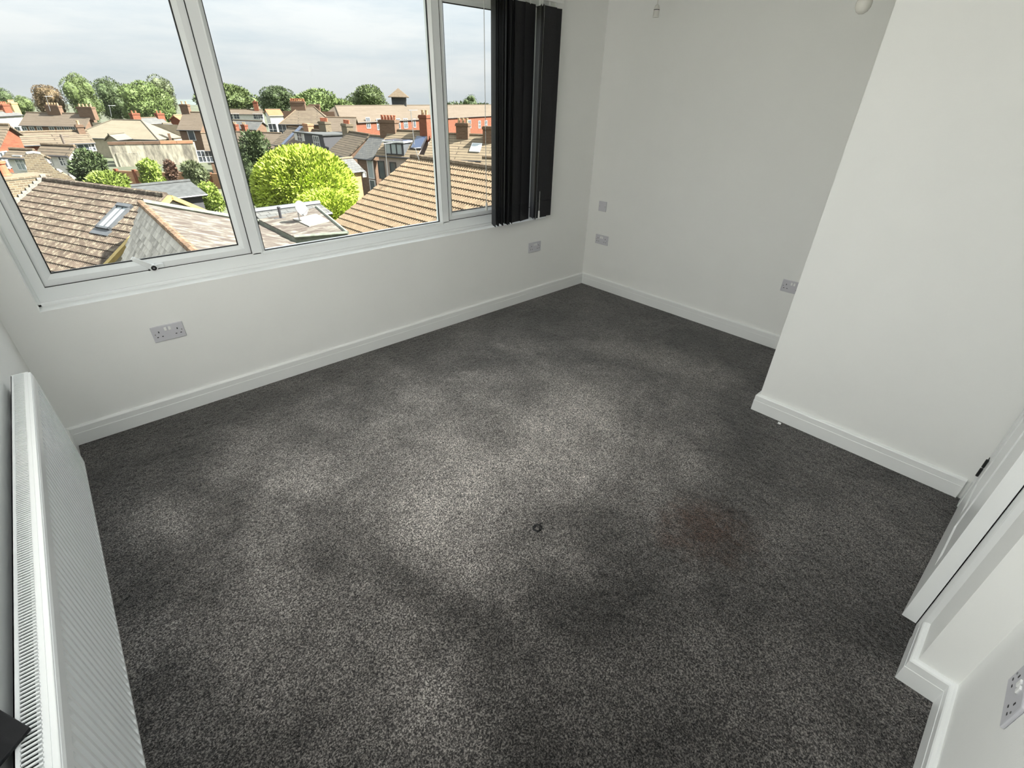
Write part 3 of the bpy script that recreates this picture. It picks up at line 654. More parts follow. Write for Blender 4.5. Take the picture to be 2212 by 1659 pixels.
def frame_of(a, b):
    d = (b - a).normalized(); n = Vector((d.y, -d.x, 0))
    if n.dot(CAM - (a + b) / 2) < 0: n = -n
    return d, n
def chimney(parent, base, d, size, top, pots=4, potmat='terracotta', mat='brick_brown', pot_h=.45, nm='chimney'):
    """stack rising from base to z = top; pots stand on it along d"""
    n = Vector((-d.y, d.x, 0)); M = Matrix(((d.x, n.x, 0, base.x), (d.y, n.y, 0, base.y), (0, 0, 1, 0), (0, 0, 0, 1)))
    c = bpy.data.objects.new(nm, None); COL.objects.link(c); c.parent = parent; c.matrix_parent_inverse = pinv(parent); c.location = (base.x, base.y, base.z)
    l, wd = size; m = MB(); m.box((-l / 2, -wd / 2, base.z), (l / 2, wd / 2, top - .3), M); m.build('stack', mat, c)
    m = MB(); m.box((-l / 2 - .07, -wd / 2 - .07, top - .3), (l / 2 + .07, wd / 2 + .07, top - .08), M); m.box((-l / 2 - .02, -wd / 2 - .02, top - .08), (l / 2 + .02, wd / 2 + .02, top), M); m.build('stack_cap', mat, c)
    for k in range(pots):
        x = (k + .5) / pots * l - l / 2; r = min(.15, l / pots * .40); m = MB()
        p = M @ Vector((x, 0, top)); m.lathe((p.x, p.y, top), [(r * 1.05, 0), (r, .06), (r * .85, pot_h * .8), (r * 1.05, pot_h * .85), (r * 1.05, pot_h), (r * .7, pot_h)], 10); m.build('chimney_pot', potmat, c)
    return c
def facade_window(parent, P, along, out, wd, h, frame='frame_white', pane='pane_dark', bars=1):
    """window standing on a wall at P (its centre)"""
    up = Vector((0, 0, 1)); M = Matrix(((along.x, out.x, 0, P.x), (along.y, out.y, 0, P.y), (0, 0, 1, P.z), (0, 0, 0, 1))); t = min(.09, wd * .12)
    m = MB(); m.box((-wd / 2, -.03, -h / 2), (-wd / 2 + t, .09, h / 2), M); m.box((wd / 2 - t, -.03, -h / 2), (wd / 2, .09, h / 2), M); m.box((-wd / 2 + t, -.03, -h / 2), (wd / 2 - t, .09, -h / 2 + t), M); m.box((-wd / 2 + t, -.03, h / 2 - t), (wd / 2 - t, .09, h / 2), M)
    for k in range(bars): x = (k + 1) / (bars + 1) * wd - wd / 2; m.box((x - t * .4, -.03, -h / 2 + t), (x + t * .4, .085, h / 2 - t), M)
    m.box((-wd / 2 + t, -.03, -t * .35), (wd / 2 - t, .08, t * .35), M) if bars else None
    w_ = m.build('window', frame, parent)
    m = MB(); m.box((-wd / 2 + t, -.02, -h / 2 + t), (wd / 2 - t, .04, h / 2 - t), M); m.build('pane', pane, w_)
    return w_
def house(name, label, A, B, D, E, pitch=35, hipA=0.0, hipB=0.0, wall='brick_brown', roof='roof_brown', base=ZG, wins=(), chims=(), group='terraced houses seen from the window', ridge='tile_ridge', skylights=(), extA=0.0, extB=0.0, cat='house', back=.4):
    um = ((A[0] + B[0]) / 2, (A[1] + B[1]) / 2); zr = atD(um[0], um[1], D).z
    a, b = on(A[0], A[1], 'z', zr), on(B[0], B[1], 'z', zr); d, n = frame_of(a, b); a = a - d * extA; b = b + d * extB
    lo, hi, t = 0.2, 12.0, math.tan(R(pitch))
    for _ in range(50):
        r = (lo + hi) / 2; e = on(E[0], E[1], 'z', zr - r); wv = (e - a).dot(n)
        if wv <= 0 or r / wv < t: lo = r
        else: hi = r
        if wv <= 0: hi, lo = lo, 0.05
    e = on(E[0], E[1], 'z', zr - r); wv = max(1.0, (e - a).dot(n)); ze = zr - wv * t
    root = thing(name, (a + b) / 2 * 1.0, label, cat, group); root.location.z = base
    ov = .25; wi = wv - ov; wb = max(1.2, wv * back); ki = wb - ov; zb_ = zr - wb * t; zkw = zb_ + ov * t * .6     # the rear slope may be shorter
    a2, b2 = a - d * hipA * wv, b + d * hipB * wv     # eave ends
    zw = ze + ov * t * .6
    # walls: footprint prism, with gable tops where there is no hip
    m = MB(); Lw = (b2 - a2).length
    def q(P, s, z): return Vector((P.x + n.x * s, P.y + n.y * s, z))
    ia, ib = a2 + d * ov * .6, b2 - d * ov * .6
    f1, f2, k1, k2 = q(ia, wi, 0), q(ib, wi, 0), q(ia, -ki, 0), q(ib, -ki, 0)
    def zz(P, z): return (P.x, P.y, z)
    m.face([zz(f1, base), zz(f2, base), zz(f2, zw), zz(f1, zw)], [(0, base), (Lw, base), (Lw, zw), (0, zw)])
    m.face([zz(k2, base), zz(k1, base), zz(k1, zkw), zz(k2, zkw)], [(0, base), (Lw, base), (Lw, zkw), (0, zkw)])
    for hip, P, Q, I, zp, zq in ((hipA, k1, f1, ia, zkw, zw), (hipB, f2, k2, ib, zw, zkw)):
        W2 = wi + ki
        if hip: m.face([zz(P, base), zz(Q, base), zz(Q, min(zp, zq)), zz(P, min(zp, zq))], [(0, base), (W2, base), (W2, zw), (0, zw)])
        else: m.face([zz(P, base), zz(Q, base), zz(Q, zq), zz(I, zr - .12), zz(P, zp)], [(0, base), (W2, base), (W2, zq), (W2 / 2, zr - .12), (0, zp)])
    m.build('walls', wall, root)
    # roof
    m = MB(); s = math.hypot(wv, wv * t); g = .15
    ea, eb = (a2 - d * (0 if hipA else g)), (b2 + d * (0 if hipB else g)); ra, rb = (a if hipA else ea), (b if hipB else eb); L = (eb - ea).length; oa = (ra - ea).length; ob = oa + (rb - ra).length
    for sg in (1, -1):
        sw, sz = (wv, ze) if sg > 0 else (-wb, zb_ if not (hipA or hipB) else ze); P = [q(ea, sw, sz), q(eb, sw, sz), q(rb, 0, zr), q(ra, 0, zr)]; U = [(0, 0), (L, 0), (ob, s), (oa, s)]
        m.face(P if sg > 0 else P[::-1], U if sg > 0 else U[::-1])
    if hipA: m.face([q(ea, -wb, ze), q(ea, wv, ze), q(ra, 0, zr)], [(0, 0), (2 * wv, 0), (wv, s)])
    if hipB: m.face([q(eb, wv, ze), q(eb, -wb, ze), q(rb, 0, zr)], [(0, 0), (2 * wv, 0), (wv, s)])
    ro = m.build('roof', roof, root, fix=False); sm = ro.modifiers.new('thickness', 'SOLIDIFY'); sm.thickness = .14; sm.offset = -1
    m = MB(); m.tube([q(ra, 0, zr + .02), q(rb, 0, zr + .02)], .13, 6)
    if hipA: m.tube([q(ra, 0, zr + .02), q(ea, wv, ze + .02)], .11, 6)
    if hipB: m.tube([q(rb, 0, zr + .02), q(eb, wv, ze + .02)], .11, 6)
    m.build('ridge_tiles', ridge, root)
    m = MB(); m.tube([q(ea, wv + .05, ze - .06), q(eb, wv + .05, ze - .06)], .07, 6); m.build('gutter', 'frame_dark', root)
    info = dict(a=a, b=b, d=d, n=n, zr=zr, ze=ze, w=wv, wi=wi, root=root, t=t, f=f1, ia=ia, ib=ib, D=D)
    for wn in wins:                # (u, v, width, height, side, frame, pane, bars)
        u, v, wd, h = wn[:4]; side = wn[4] if len(wn) > 4 else 'front'; fr = wn[5] if len(wn) > 5 else 'frame_white'; pn = wn[6] if len(wn) > 6 else 'pane_dark'; bars = wn[7] if len(wn) > 7 else 1
        if side == 'front': nn, P0, al = n, f1, d
        elif side == 'A': nn, P0, al = -d, ia, n
        else: nn, P0, al = d, ib, n
        rr = ray(u, v); den = rr.dot(nn)
        if abs(den) < 1e-6: continue
        P = CAM + rr * ((P0 - CAM).x * nn.x + (P0 - CAM).y * nn.y) * (1 / den)
        facade_window(root, P, al, nn, wd, h, fr, pn, bars)
    for ch in chims:               # (t along ridge, offset n, length, width, height above ridge, pots, potmat, mat)
        tt, off, l, wd, up, np_ = ch[:6]; pm = ch[6] if len(ch) > 6 else 'terracotta'; mt = ch[7] if len(ch) > 7 else 'brick_brown'
        P = a + (b - a) * tt + n * off; P.z = zr - abs(off) * t - .8; chimney(root, P, d if l >= wd else d, (l, wd), zr + up, np_, pm, mt)
    N_ = (n * t + Vector((0, 0, 1))).normalized()
    for (u, v, wd, h, fr, pn) in skylights:
        rr = ray(u, v); P = CAM + rr * ((a - CAM).dot(N_) / rr.dot(N_)); dn = (n - Vector((0, 0, t))).normalized()
        M = Matrix(((d.x, dn.x, N_.x, P.x), (d.y, dn.y, N_.y, P.y), (d.z, dn.z, N_.z, P.z), (0, 0, 0, 1)))
        m = MB(); m.box((-wd / 2, -h / 2, -.05), (wd / 2, h / 2, .12), M); w_ = m.build('skylight', fr, root); m = MB(); m.box((-wd / 2 + .1, -h / 2 + .1, .05), (wd / 2 - .1, h / 2 - .1, .14), M); m.build('pane', pn, w_)
    return info
def box_dormer(info, u0, v0, u1, v1, depth, wall, roofm, wins, label=None, over=.15):
    """flat-roofed dormer: front rectangle given by two corners in a plane parallel to the eaves"""
    d, n, root, a, t = info['d'], info['n'], info['root'], info['a'], info['t']
    N_ = (n * t + Vector((0, 0, 1))).normalized(); rr = ray((u0 + u1) / 2, v1); P = CAM + rr * ((a - CAM).dot(N_) / rr.dot(N_))   # front foot on the roof slope
    def onp(u, v): r_ = ray(u, v); return CAM + r_ * ((P - CAM).dot(n) / r_.dot(n))
    p0, p1, pt = onp(u0, v1), onp(u1, v1), onp((u0 + u1) / 2, v0); x0, x1 = sorted(((p0 - P).dot(d), (p1 - P).dot(d)))
    M = Matrix(((d.x, n.x, 0, P.x), (d.y, n.y, 0, P.y), (0, 0, 1, 0), (0, 0, 0, 1)))
    D = bpy.data.objects.new('dormer', None); COL.objects.link(D); D.parent = root; D.matrix_parent_inverse = pinv(root); D.location = P
    if label: D['label'] = label
    m = MB(); m.box((x0, -depth, P.z - .3), (x1, 0, pt.z), M); m.build('dormer_walls', wall, D)
    m = MB(); m.box((x0 - over, -depth - .1, pt.z), (x1 + over, over, pt.z + .16), M); m.build('dormer_roof', roofm, D)
    for (u, v, wd, h, fr, pn, bars) in wins: 
        w_ = facade_window(D, onp(u, v) + n * .0, d, n, wd, h, fr, pn, bars)
    return D, M, (x0, x1, pt.z)
DN = 1.25   # depth stretch of the survey (all far distances scale together)

# ---- far terraces and mid-distance houses, left of the big mullion
WW = 'frame_white'
h = house('terraced_house', 'long brown-roofed brick terrace before the copper tree', (58, 243), (197, 246), 138, (110, 272.5), 36, wall='brick_brown', roof='roof_dull', wins=[(x, 282, 1.0, 1.3) for x in (40, 55, 71, 88, 114, 131, 146, 160)], chims=[(.45, 0, 2.6, .9, 1.3, 5, 'pot_buff', 'brick_brown'), (.97, .3, 2.9, 1.0, 1.2, 4, 'pot_buff', 'brick_brown')])
house('terraced_house', 'far slate-roofed terrace with red chimney pots at the picture edge', (-40, 242), (32, 239), 150, (5, 251), 36, wall='render_white', roof='roof_slate', chims=[(.72, 0, 2.2, .9, 1.2, 4, 'terracotta', 'brick_red'), (1.0, 0, 2.0, .9, 1.5, 4, 'pot_buff', 'brick_yellow')])
house('terraced_house', 'mossy brown-tiled brick house behind the wooden pole', (28, 286), (184, 282), 88, (140, 311), 33, wall='brick_red', roof='roof_brown', wins=[(184, 323, 1.5, 1.3), (199, 318, .7, .9)], chims=[(.93, .2, .7, .7, .7, 1, 'pot_buff', 'brick_brown')])
house('terraced_house', 'brown-tiled red brick house at the left picture edge', (-90, 268), (16, 269.5), 70, (25, 317), 36, wall='brick_red', roof='roof_brown', wins=[(0, 347, 1.1, 1.4), (12, 345, 1.0, 1.4, 'B')])
h5 = house('cottage', 'white rendered cottage with two small windows below the brown-tiled house', (92, 312), (158, 315), 66, (130, 336), 38, wall='render_white', roof='roof_brown', wins=[(136, 347, .8, 1.0), (142, 351, .6, .9), (106, 346, .7, .9)])
house('cottage', 'small white lean-to cottage beside the red brick house', (24, 322), (70, 324), 62, (48, 339), 30, wall='render_white', roof='roof_brown', wins=[(45, 352, .9, 1.2, 'front', WW, 'pane_sky')])
house('bungalow', 'broad beige hipped-roof building behind the stained wall', (243, 258.5), (305, 260), 122, (300, 301), 27, 1.0, 1.15, back=.25, wall='render_cream', roof='roof_beige', ridge='roof_beige', cat='building')
house('garage_block', 'small beige gabled roof rising behind the stained wall', (235, 290), (266, 287.3), 110, (262, 302), 36, wall='render_cream', roof='roof_beige', ridge='roof_beige', cat='building', back=.3)
house('terraced_house', 'dark slate roof between the beige hipped roof and the trees', (292, 255), (347, 253.5), 140, (330, 267), 34, wall='brick_brown', roof='roof_slate', chims=[(.02, 0, 1.6, .9, .9, 2, 'terracotta', 'brick_red'), (.98, 0, 1.6, .9, .8, 2, 'terracotta', 'brick_red')])
house('terraced_house', 'orange-red tiled roof below the last green tree', (374, 249), (414, 246), 150, (385, 266), 38, wall='brick_red', roof='roof_red')
house('cottage', 'pale pink rendered gable behind the beige hipped roof', (352, 267), (368, 266), 122, (372, 283), 36, wall='render_pink', roof='roof_slate')
house('terraced_house', 'brown brick house with one white sash window beside the mullion', (398, 242), (446, 243), 112, (408, 281), 36, wall='brick_brown', roof='roof_dull', wins=[(414, 292, 1.2, 1.7, 'front', WW, 'pane_dark', 0)], chims=[(.1, 0, 1.4, .8, 1.2, 2, 'pot_buff', 'brick_brown')])
house('terraced_house', 'grey-roofed brick house with two windows right behind the mullion', (436, 288), (482, 287.5), 92, (446, 326), 36, wall='brick_brown', roof='roof_dull', wins=[(436, 338, 1.1, 1.6), (452, 338, 1.1, 1.6)])

# stained white wall: flat-roofed store
def store():
    zt = -5.4; p0, p1 = on(231, 306, 'z', zt), on(416, 303.2, 'z', zt); d, n = frame_of(p0, p1); L = (p1 - p0).length
    M = Matrix(((d.x, n.x, 0, p0.x), (d.y, n.y, 0, p0.y), (0, 0, 1, 0), (0, 0, 0, 1)))
    root = thing('store_building', (p0 + p1) / 2, 'low flat-roofed store with a long streaked off-white wall', 'building'); root.location.z = ZG
    m = MB(); m.box((0, -3.0, ZG), (L, 0, zt - .45), M); m.build('walls', 'stained_render', root)
    for k in range(5):
        m = MB(); m.box((L * k / 5, -.4, zt - .45), (L * (k + 1) / 5 - .04, .06, zt - (.0 if k > 2 else .05)), M); m.build('parapet', 'brick_brown' if k < 3 else 'brick_garden', root)
    m = MB(); m.box((.2, -2.9, zt - .5), (L - .2, -.4, zt - .2), M); m.build('flat_roof', 'felt_dark', root)
    m = MB(); m.box((L * .70, -2.6, zt - .2), (L * .73, -2.2, zt + .9), M); m.build('vent_stack', 'brick_brown', root)
    m = MB(); m.box((L * .05, -.1, ZG), (L * .30, .12, zt - 1.6), M); m.build('render_patch', 'stained_render', root)
store()
# garden wall and fences
def garden_wall():
    p0, p1 = on(262, 398, 'z', -9.0), on(500, 408, 'z', -9.0); d, n = frame_of(p0, p1); L = (p1 - p0).length
    M = Matrix(((d.x, n.x, 0, p0.x), (d.y, n.y, 0, p0.y), (0, 0, 1, 0), (0, 0, 0, 1)))
    root = thing('garden_wall', (p0 + p1) / 2, 'long orange brick garden wall with piers below the streaked wall', 'wall'); root.location.z = ZG
    k = 0; x = 0
    while x < L:
        m = MB(); m.box((x, -.12, ZG), (min(L, x + 2.6), .12, -7.35 + .1 * (k % 2)), M); m.build('wall_panel', 'brick_garden', root)
        m = MB(); m.box((x - .2, -.16, ZG), (x + .2, .2, -7.15), M); m.build('pier', 'brick_red', root); x += 2.6; k += 1
garden_wall()
def board_fence(p0, p1, h, label, mat='wood_fence', bw=.35):
    d, n = frame_of(p0, p1); L = (p1 - p0).length; M = Matrix(((d.x, n.x, 0, p0.x), (d.y, n.y, 0, p0.y), (0, 0, 1, p0.z), (0, 0, 0, 1)))
    root = thing('garden_fence', (p0 + p1) / 2, label, 'fence')
    b = MB(); b.box((0, -.015, 0), (bw - .03, .015, h)); me = b.mesh('board', mat); k = 0
    while (k + 1) * bw < L:
        o = link('board', me, root); o.matrix_parent_inverse = pinv(root) @ M; o.location = (k * bw, 0, .03 * (k % 3)); k += 1
    for z in (.25, h * .85): m = MB(); m.box((0, .015, z), (L, .06, z + .1), M); m.build('rail', mat, root)
    x = 0
    while x < L: m = MB(); m.box((x, .015, 0), (x + .12, .1, h + .12), M); m.build('post', mat, root); x += 1.8
board_fence(on(424, 458, 'z', -7.6), on(486, 448, 'z', -7.6), 1.5, 'pale wooden board fence beyond the peeling roof')
# wooden telegraph pole
def pole():
    p = on(173, 396, 'z', -7.0); D = math.hypot(p.x - CAM.x, p.y - CAM.y); q_ = atD(131, 290, D)
    root = thing('telegraph_pole', p, 'thin dark wooden pole leaning past the left-hand roofs', 'pole')
    m = MB(); m.tube([p, p + (q_ - p) * .5, q_], .12, 8, radii=[.15, .13, .11]); m.build('shaft', 'wood_post', root)
    e = q_ + Vector((.1, 0, -.2)); m = MB(); m.tube([e - Vector((.5, 0, 0)), e + Vector((.5, 0, 0))], .04, 6); m.build('crossarm', 'wood_post', root)
    e = p + (q_ - p) * .72; m = MB(); m.tube([e, e + Vector((.9, 0, -1.0))], .035, 6); m.build('stay', 'wood_post', root)
pole()

# ---- right of the big mullion
house('terraced_house', 'distant white-fronted row under the trees', (488, 236), (566, 237), 190, (540, 247), 36, wall='render_white', roof='roof_dull', wins=[(x, 251, 1.6, 1.6, 'front', 'frame_white', 'pane_dark', 1) for x in (497, 511, 553, 562)], chims=[(.85, 0, 1.3, 1.0, 2.2, 1, 'terracotta', 'brick_red')])
house('terraced_house', 'distant row with a bright orange roof end', (573, 236), (604, 236), 180, (590, 250), 38, wall='render_white', roof='roof_red')
house('terraced_house', 'slate-roofed house with two short red chimneys beside the mullion', (470, 258), (566, 262), 135, (520, 279), 33, wall='brick_brown', roof='roof_slate', chims=[(.62, 3.0, 1.0, .9, -.6, 2, 'pot_buff', 'brick_red'), (.82, 3.0, 1.0, .9, -.6, 2, 'pot_buff', 'brick_red')])
house('manor_house', 'dark brick house with a tall mossy hipped roof', (648, 230), (678, 230.5), 116, (607, 268.5), 38, 1.0, 1.0, back=.3, wall='brick_brown', roof='roof_brown', wins=[(590, 280, 1.5, 2.1), (611, 281, 1.5, 2.1)], chims=[(-.10, .3, 2.7, 1.1, .9, 8, 'terracotta', 'brick_brown'), (1.0, -.8, 2.0, .9, .4, 0, 'terracotta', 'brick_brown')])
house('terraced_house', 'brown-roofed house behind the tall dark green tree', (497, 284), (606, 287.5), 100, (560, 326), 34, wall='brick_brown', roof='roof_dull', wins=[(560, 340, 1.2, 1.6)])
h6 = house('terraced_house', 'tiled house with a white dormer and a charcoal dormer', (624, 275), (710, 283.8), 88, (626, 318), 35, wall='render_cream', roof='roof_brown', chims=[(.55, .2, 1.5, .9, .8, 0, 'terracotta', 'brick_garden'), (.93, .0, 1.9, .9, 1.25, 5, 'terracotta', 'brick_old')], skylights=[(645, 281, 1.2, 1.6, 'frame_dark', 'solar'), (624, 300, 1.0, 3.0, 'frame_dark', 'solar')])
box_dormer(h6, 638, 288, 661, 304, 2.4, 'render_white', 'felt_dark', [(648, 296, 1.5, 1.25, 'frame_white', 'pane_dark', 1)], 'white dormer with one casement window')
box_dormer(h6, 664, 292, 704, 331, 4.2, 'render_charcoal', 'felt_dark', [(684.5, 307, 1.6, 1.6, 'frame_white', 'pane_dark', 2)], 'charcoal clad dormer with a white window')
house('terraced_house', 'grey-brown roofs between the hipped house and the red brick block', (706, 253), (768, 254), 108, (712, 284), 35, wall='brick_brown', roof='roof_dull')
h8 = house('brick_block', 'long red brick block under a wide brown roof with a little turret', (724, 228.5), (1085, 226), 152, (900, 258.5), 30, .9, 0.0, wall='brick_red', roof='roof_dull', ridge='roof_sand', cat='building', wins=[(795, 265.5, 1.4, 2.2), (820, 268.5, 2.2, 2.3, 'front', WW, 'pane_dark', 2), (860, 267.5, 1.7, 2.3, 'front', WW, 'pane_dark', 1), (876, 266.5, 1.7, 2.2, 'front', WW, 'pane_dark', 1), (895, 266, 1.1, 2.0, 'front', WW, 'pane_dark', 0), (912.5, 267.5, 2.2, 2.2, 'front', WW, 'pane_dark', 2), (1014, 268, 1.9, 2.2, 'front', WW, 'pane_dark', 1), (1035.5, 269, 1.6, 2.1, 'front', WW, 'pane_dark', 1), (1049.5, 268.5, 1.8, 2.2, 'front', WW, 'pane_dark', 1)])
def turret():
    c = atD(863, 226, 148); root = h8['root']; T_ = bpy.data.objects.new('turret', None); COL.objects.link(T_); T_.parent = root; T_.matrix_parent_inverse = pinv(root); T_.location = c
    m = MB(); m.lathe((c.x, c.y, c.z), [(2.6, -3.0), (2.6, 1.75)], 4, Matrix.Rotation(R(12), 3, 'Z')); m.build('turret_walls', 'felt_dark', T_)
    m = MB(); m.lathe((c.x, c.y, c.z + 1.6), [(3.7, 0), (3.7, .15), (.05, 2.1)], 4, Matrix.Rotation(R(12), 3, 'Z')); m.build('turret_roof', 'tile_ridge', T_)
turret()
h9 = house('terraced_house', 'sandy-tiled house with a tall clay-potted chimney', (753, 284), (797, 291), 72, (728, 335), 36, back=.25, wall='brick_brown', roof='roof_brown', chims=[(-.08, -.1, 1.9, .9, .9, 5, 'terracotta', 'brick_old')])
house('terraced_house', 'slate-roofed brown brick house with white sash windows', (802, 293), (838, 296), 65, (788, 343.5), 37, wall='brick_brown', roof='roof_slate', wins=[(801.5, 366, 1.0, 2.0, 'front', WW, 'pane_sky', 0), (806, 402, 1.0, 1.4, 'front', WW, 'pane_dark', 0)])
house('brick_outhouse', 'small yellow brick outhouse with a grey slate roof', (714, 345.5), (758.5, 341), 54, (768, 370.5), 34, wall='brick_yellow', roof='roof_slate', wins=[(786, 377, .5, .5, 'front', 'dish_white', 'dish_white', 0)], cat='outhouse')
h10 = house('terraced_house', 'pale rendered house with a solar-panelled grey dormer', (843, 281), (924, 284.7), 60, (845, 338), 35, wall='render_pink', roof='roof_sand', wins=[(825, 367, .84, 1.85, 'front', 'frame_dark', 'pane_dark', 0), (849.5, 363, .8, 1.2, 'front', 'frame_dark', 'pane_dark', 0)], chims=[(-.02, .0, 2.0, .9, 1.0, 5, 'terracotta', 'brick_brown'), (.97, .2, .9, 1.0, 1.6, 2, 'pot_buff', 'brick_red')], skylights=[(905, 309, 1.3, 1.9, 'frame_dark', 'solar')])
D_, M_, (dx0, dx1, dz) = box_dormer(h10, 832, 308, 873, 335, 3.0, 'lead', 'frame_white', [(839, 321, .75, 1.1, 'frame_dark', 'pane_sky', 0), (851, 321.5, .75, 1.1, 'frame_dark', 'pane_sky', 0), (863, 322.5, .75, 1.1, 'frame_dark', 'pane_sky', 0)], 'grey dormer with three dark windows and a solar roof')
for k in range(2):
    m = MB(); x0 = dx0 + (dx1 - dx0) * k / 2 + .06; m.box((x0, -2.9, dz + .17), (x0 + (dx1 - dx0) / 2 - .12, -.1, dz + .23), M_); m.build('solar_panel', 'solar', D_)
h11 = house('terraced_house', 'sandy-tiled terrace with a small roof window behind the slim mullion', (938, 288.3), (1090, 294), 57, (900, 341), 33, wall='brick_red', roof='roof_sand', chims=[(.43, .2, 1.3, .9, 1.1, 3, 'pot_buff', 'brick_brown'), (.80, .6, 1.0, .9, .9, 0, 'terracotta', 'brick_brown')], skylights=[(1028, 320, 1.1, 1.3, 'frame_white', 'pane_sky')])
house('gabled_porch', 'little brick gable with sandy tiles below the roof window', (1046, 340), (1085, 342), 40, (1056, 352), 36, wall='brick_yellow', roof='roof_sand', base=-6, cat='porch')

# ---- near roofs with real tiles
def tile_mesh(name, mat, tw, gauge, rolls=2, amp=.035, th=.022):
    m = MB(); n = 5 * rolls; xs = [tw * k / n for k in range(n + 1)]
    zf = [amp * max(0.0, math.sin(2 * math.pi * rolls * k / n)) ** .8 if amp else 0 for k in range(n + 1)]
    Lt = gauge + .05
    for k in range(n):
        m.face([(xs[k], 0, zf[k] + .0), (xs[k + 1], 0, zf[k + 1]), (xs[k + 1], Lt, zf[k + 1] + th), (xs[k], Lt, zf[k] + th)])
        m.face([(xs[k], Lt, zf[k] + th), (xs[k + 1], Lt, zf[k + 1] + th), (xs[k + 1], Lt, zf[k + 1] - .006), (xs[k], Lt, zf[k] - .006)])
    return m.mesh(name, mat, fix=False)
def lay(parent, me, name, org, d, dn, up, ncol, nrow, tw, gauge, keep=lambda u, v: True, half=False, limit=290, jit=.0):
    """lay pieces on a slope: org is the top corner, d along, dn down the slope"""
    spots = []
    rng = random.Random(11)
    for r in range(nrow):
        for c in range(ncol):
            p = org + d * (c * tw + (tw / 2 if half and r % 2 else 0)) + dn * (r * gauge) + up * (.004 * (r % 2)); u, v = pix(p + d * tw / 2 + dn * gauge)
            if keep(u, v): spots.append(((p - CAM).length, p, rng.uniform(-jit, jit)))
    spots.sort(key=lambda s: s[0]); B3 = Matrix((d, dn, up)).transposed()
    for i, (_, p, j) in enumerate(spots[:limit]):
        o = link(name, me, parent); o.matrix_parent_inverse = pinv(parent) @ (Matrix.Translation(p) @ (B3 @ Matrix.Rotation(j, 3, 'Z')).to_4x4())
    rest = spots[limit:]
    if rest:
        nv = len(me.vertices); co_ = np.empty(nv * 3); me.vertices.foreach_get('co', co_); co_ = co_.reshape(-1, 3); Bn = np.array(B3); base = co_ @ Bn.T
        fs = [tuple(p.vertices) for p in me.polygons]; mm = MB()
        for k, (_, p, j) in enumerate(rest):
            mm.v += [tuple(x) for x in (base + np.array(p))]; mm.f += [tuple(i + k * nv for i in f) for f in fs]
        mm.uv = [[(0, 0)] * len(f) for f in mm.f]; o = mm.build(name + 's', me.materials[0].name, parent, fix=False); o['kind'] = 'stuff'
    return len(spots)
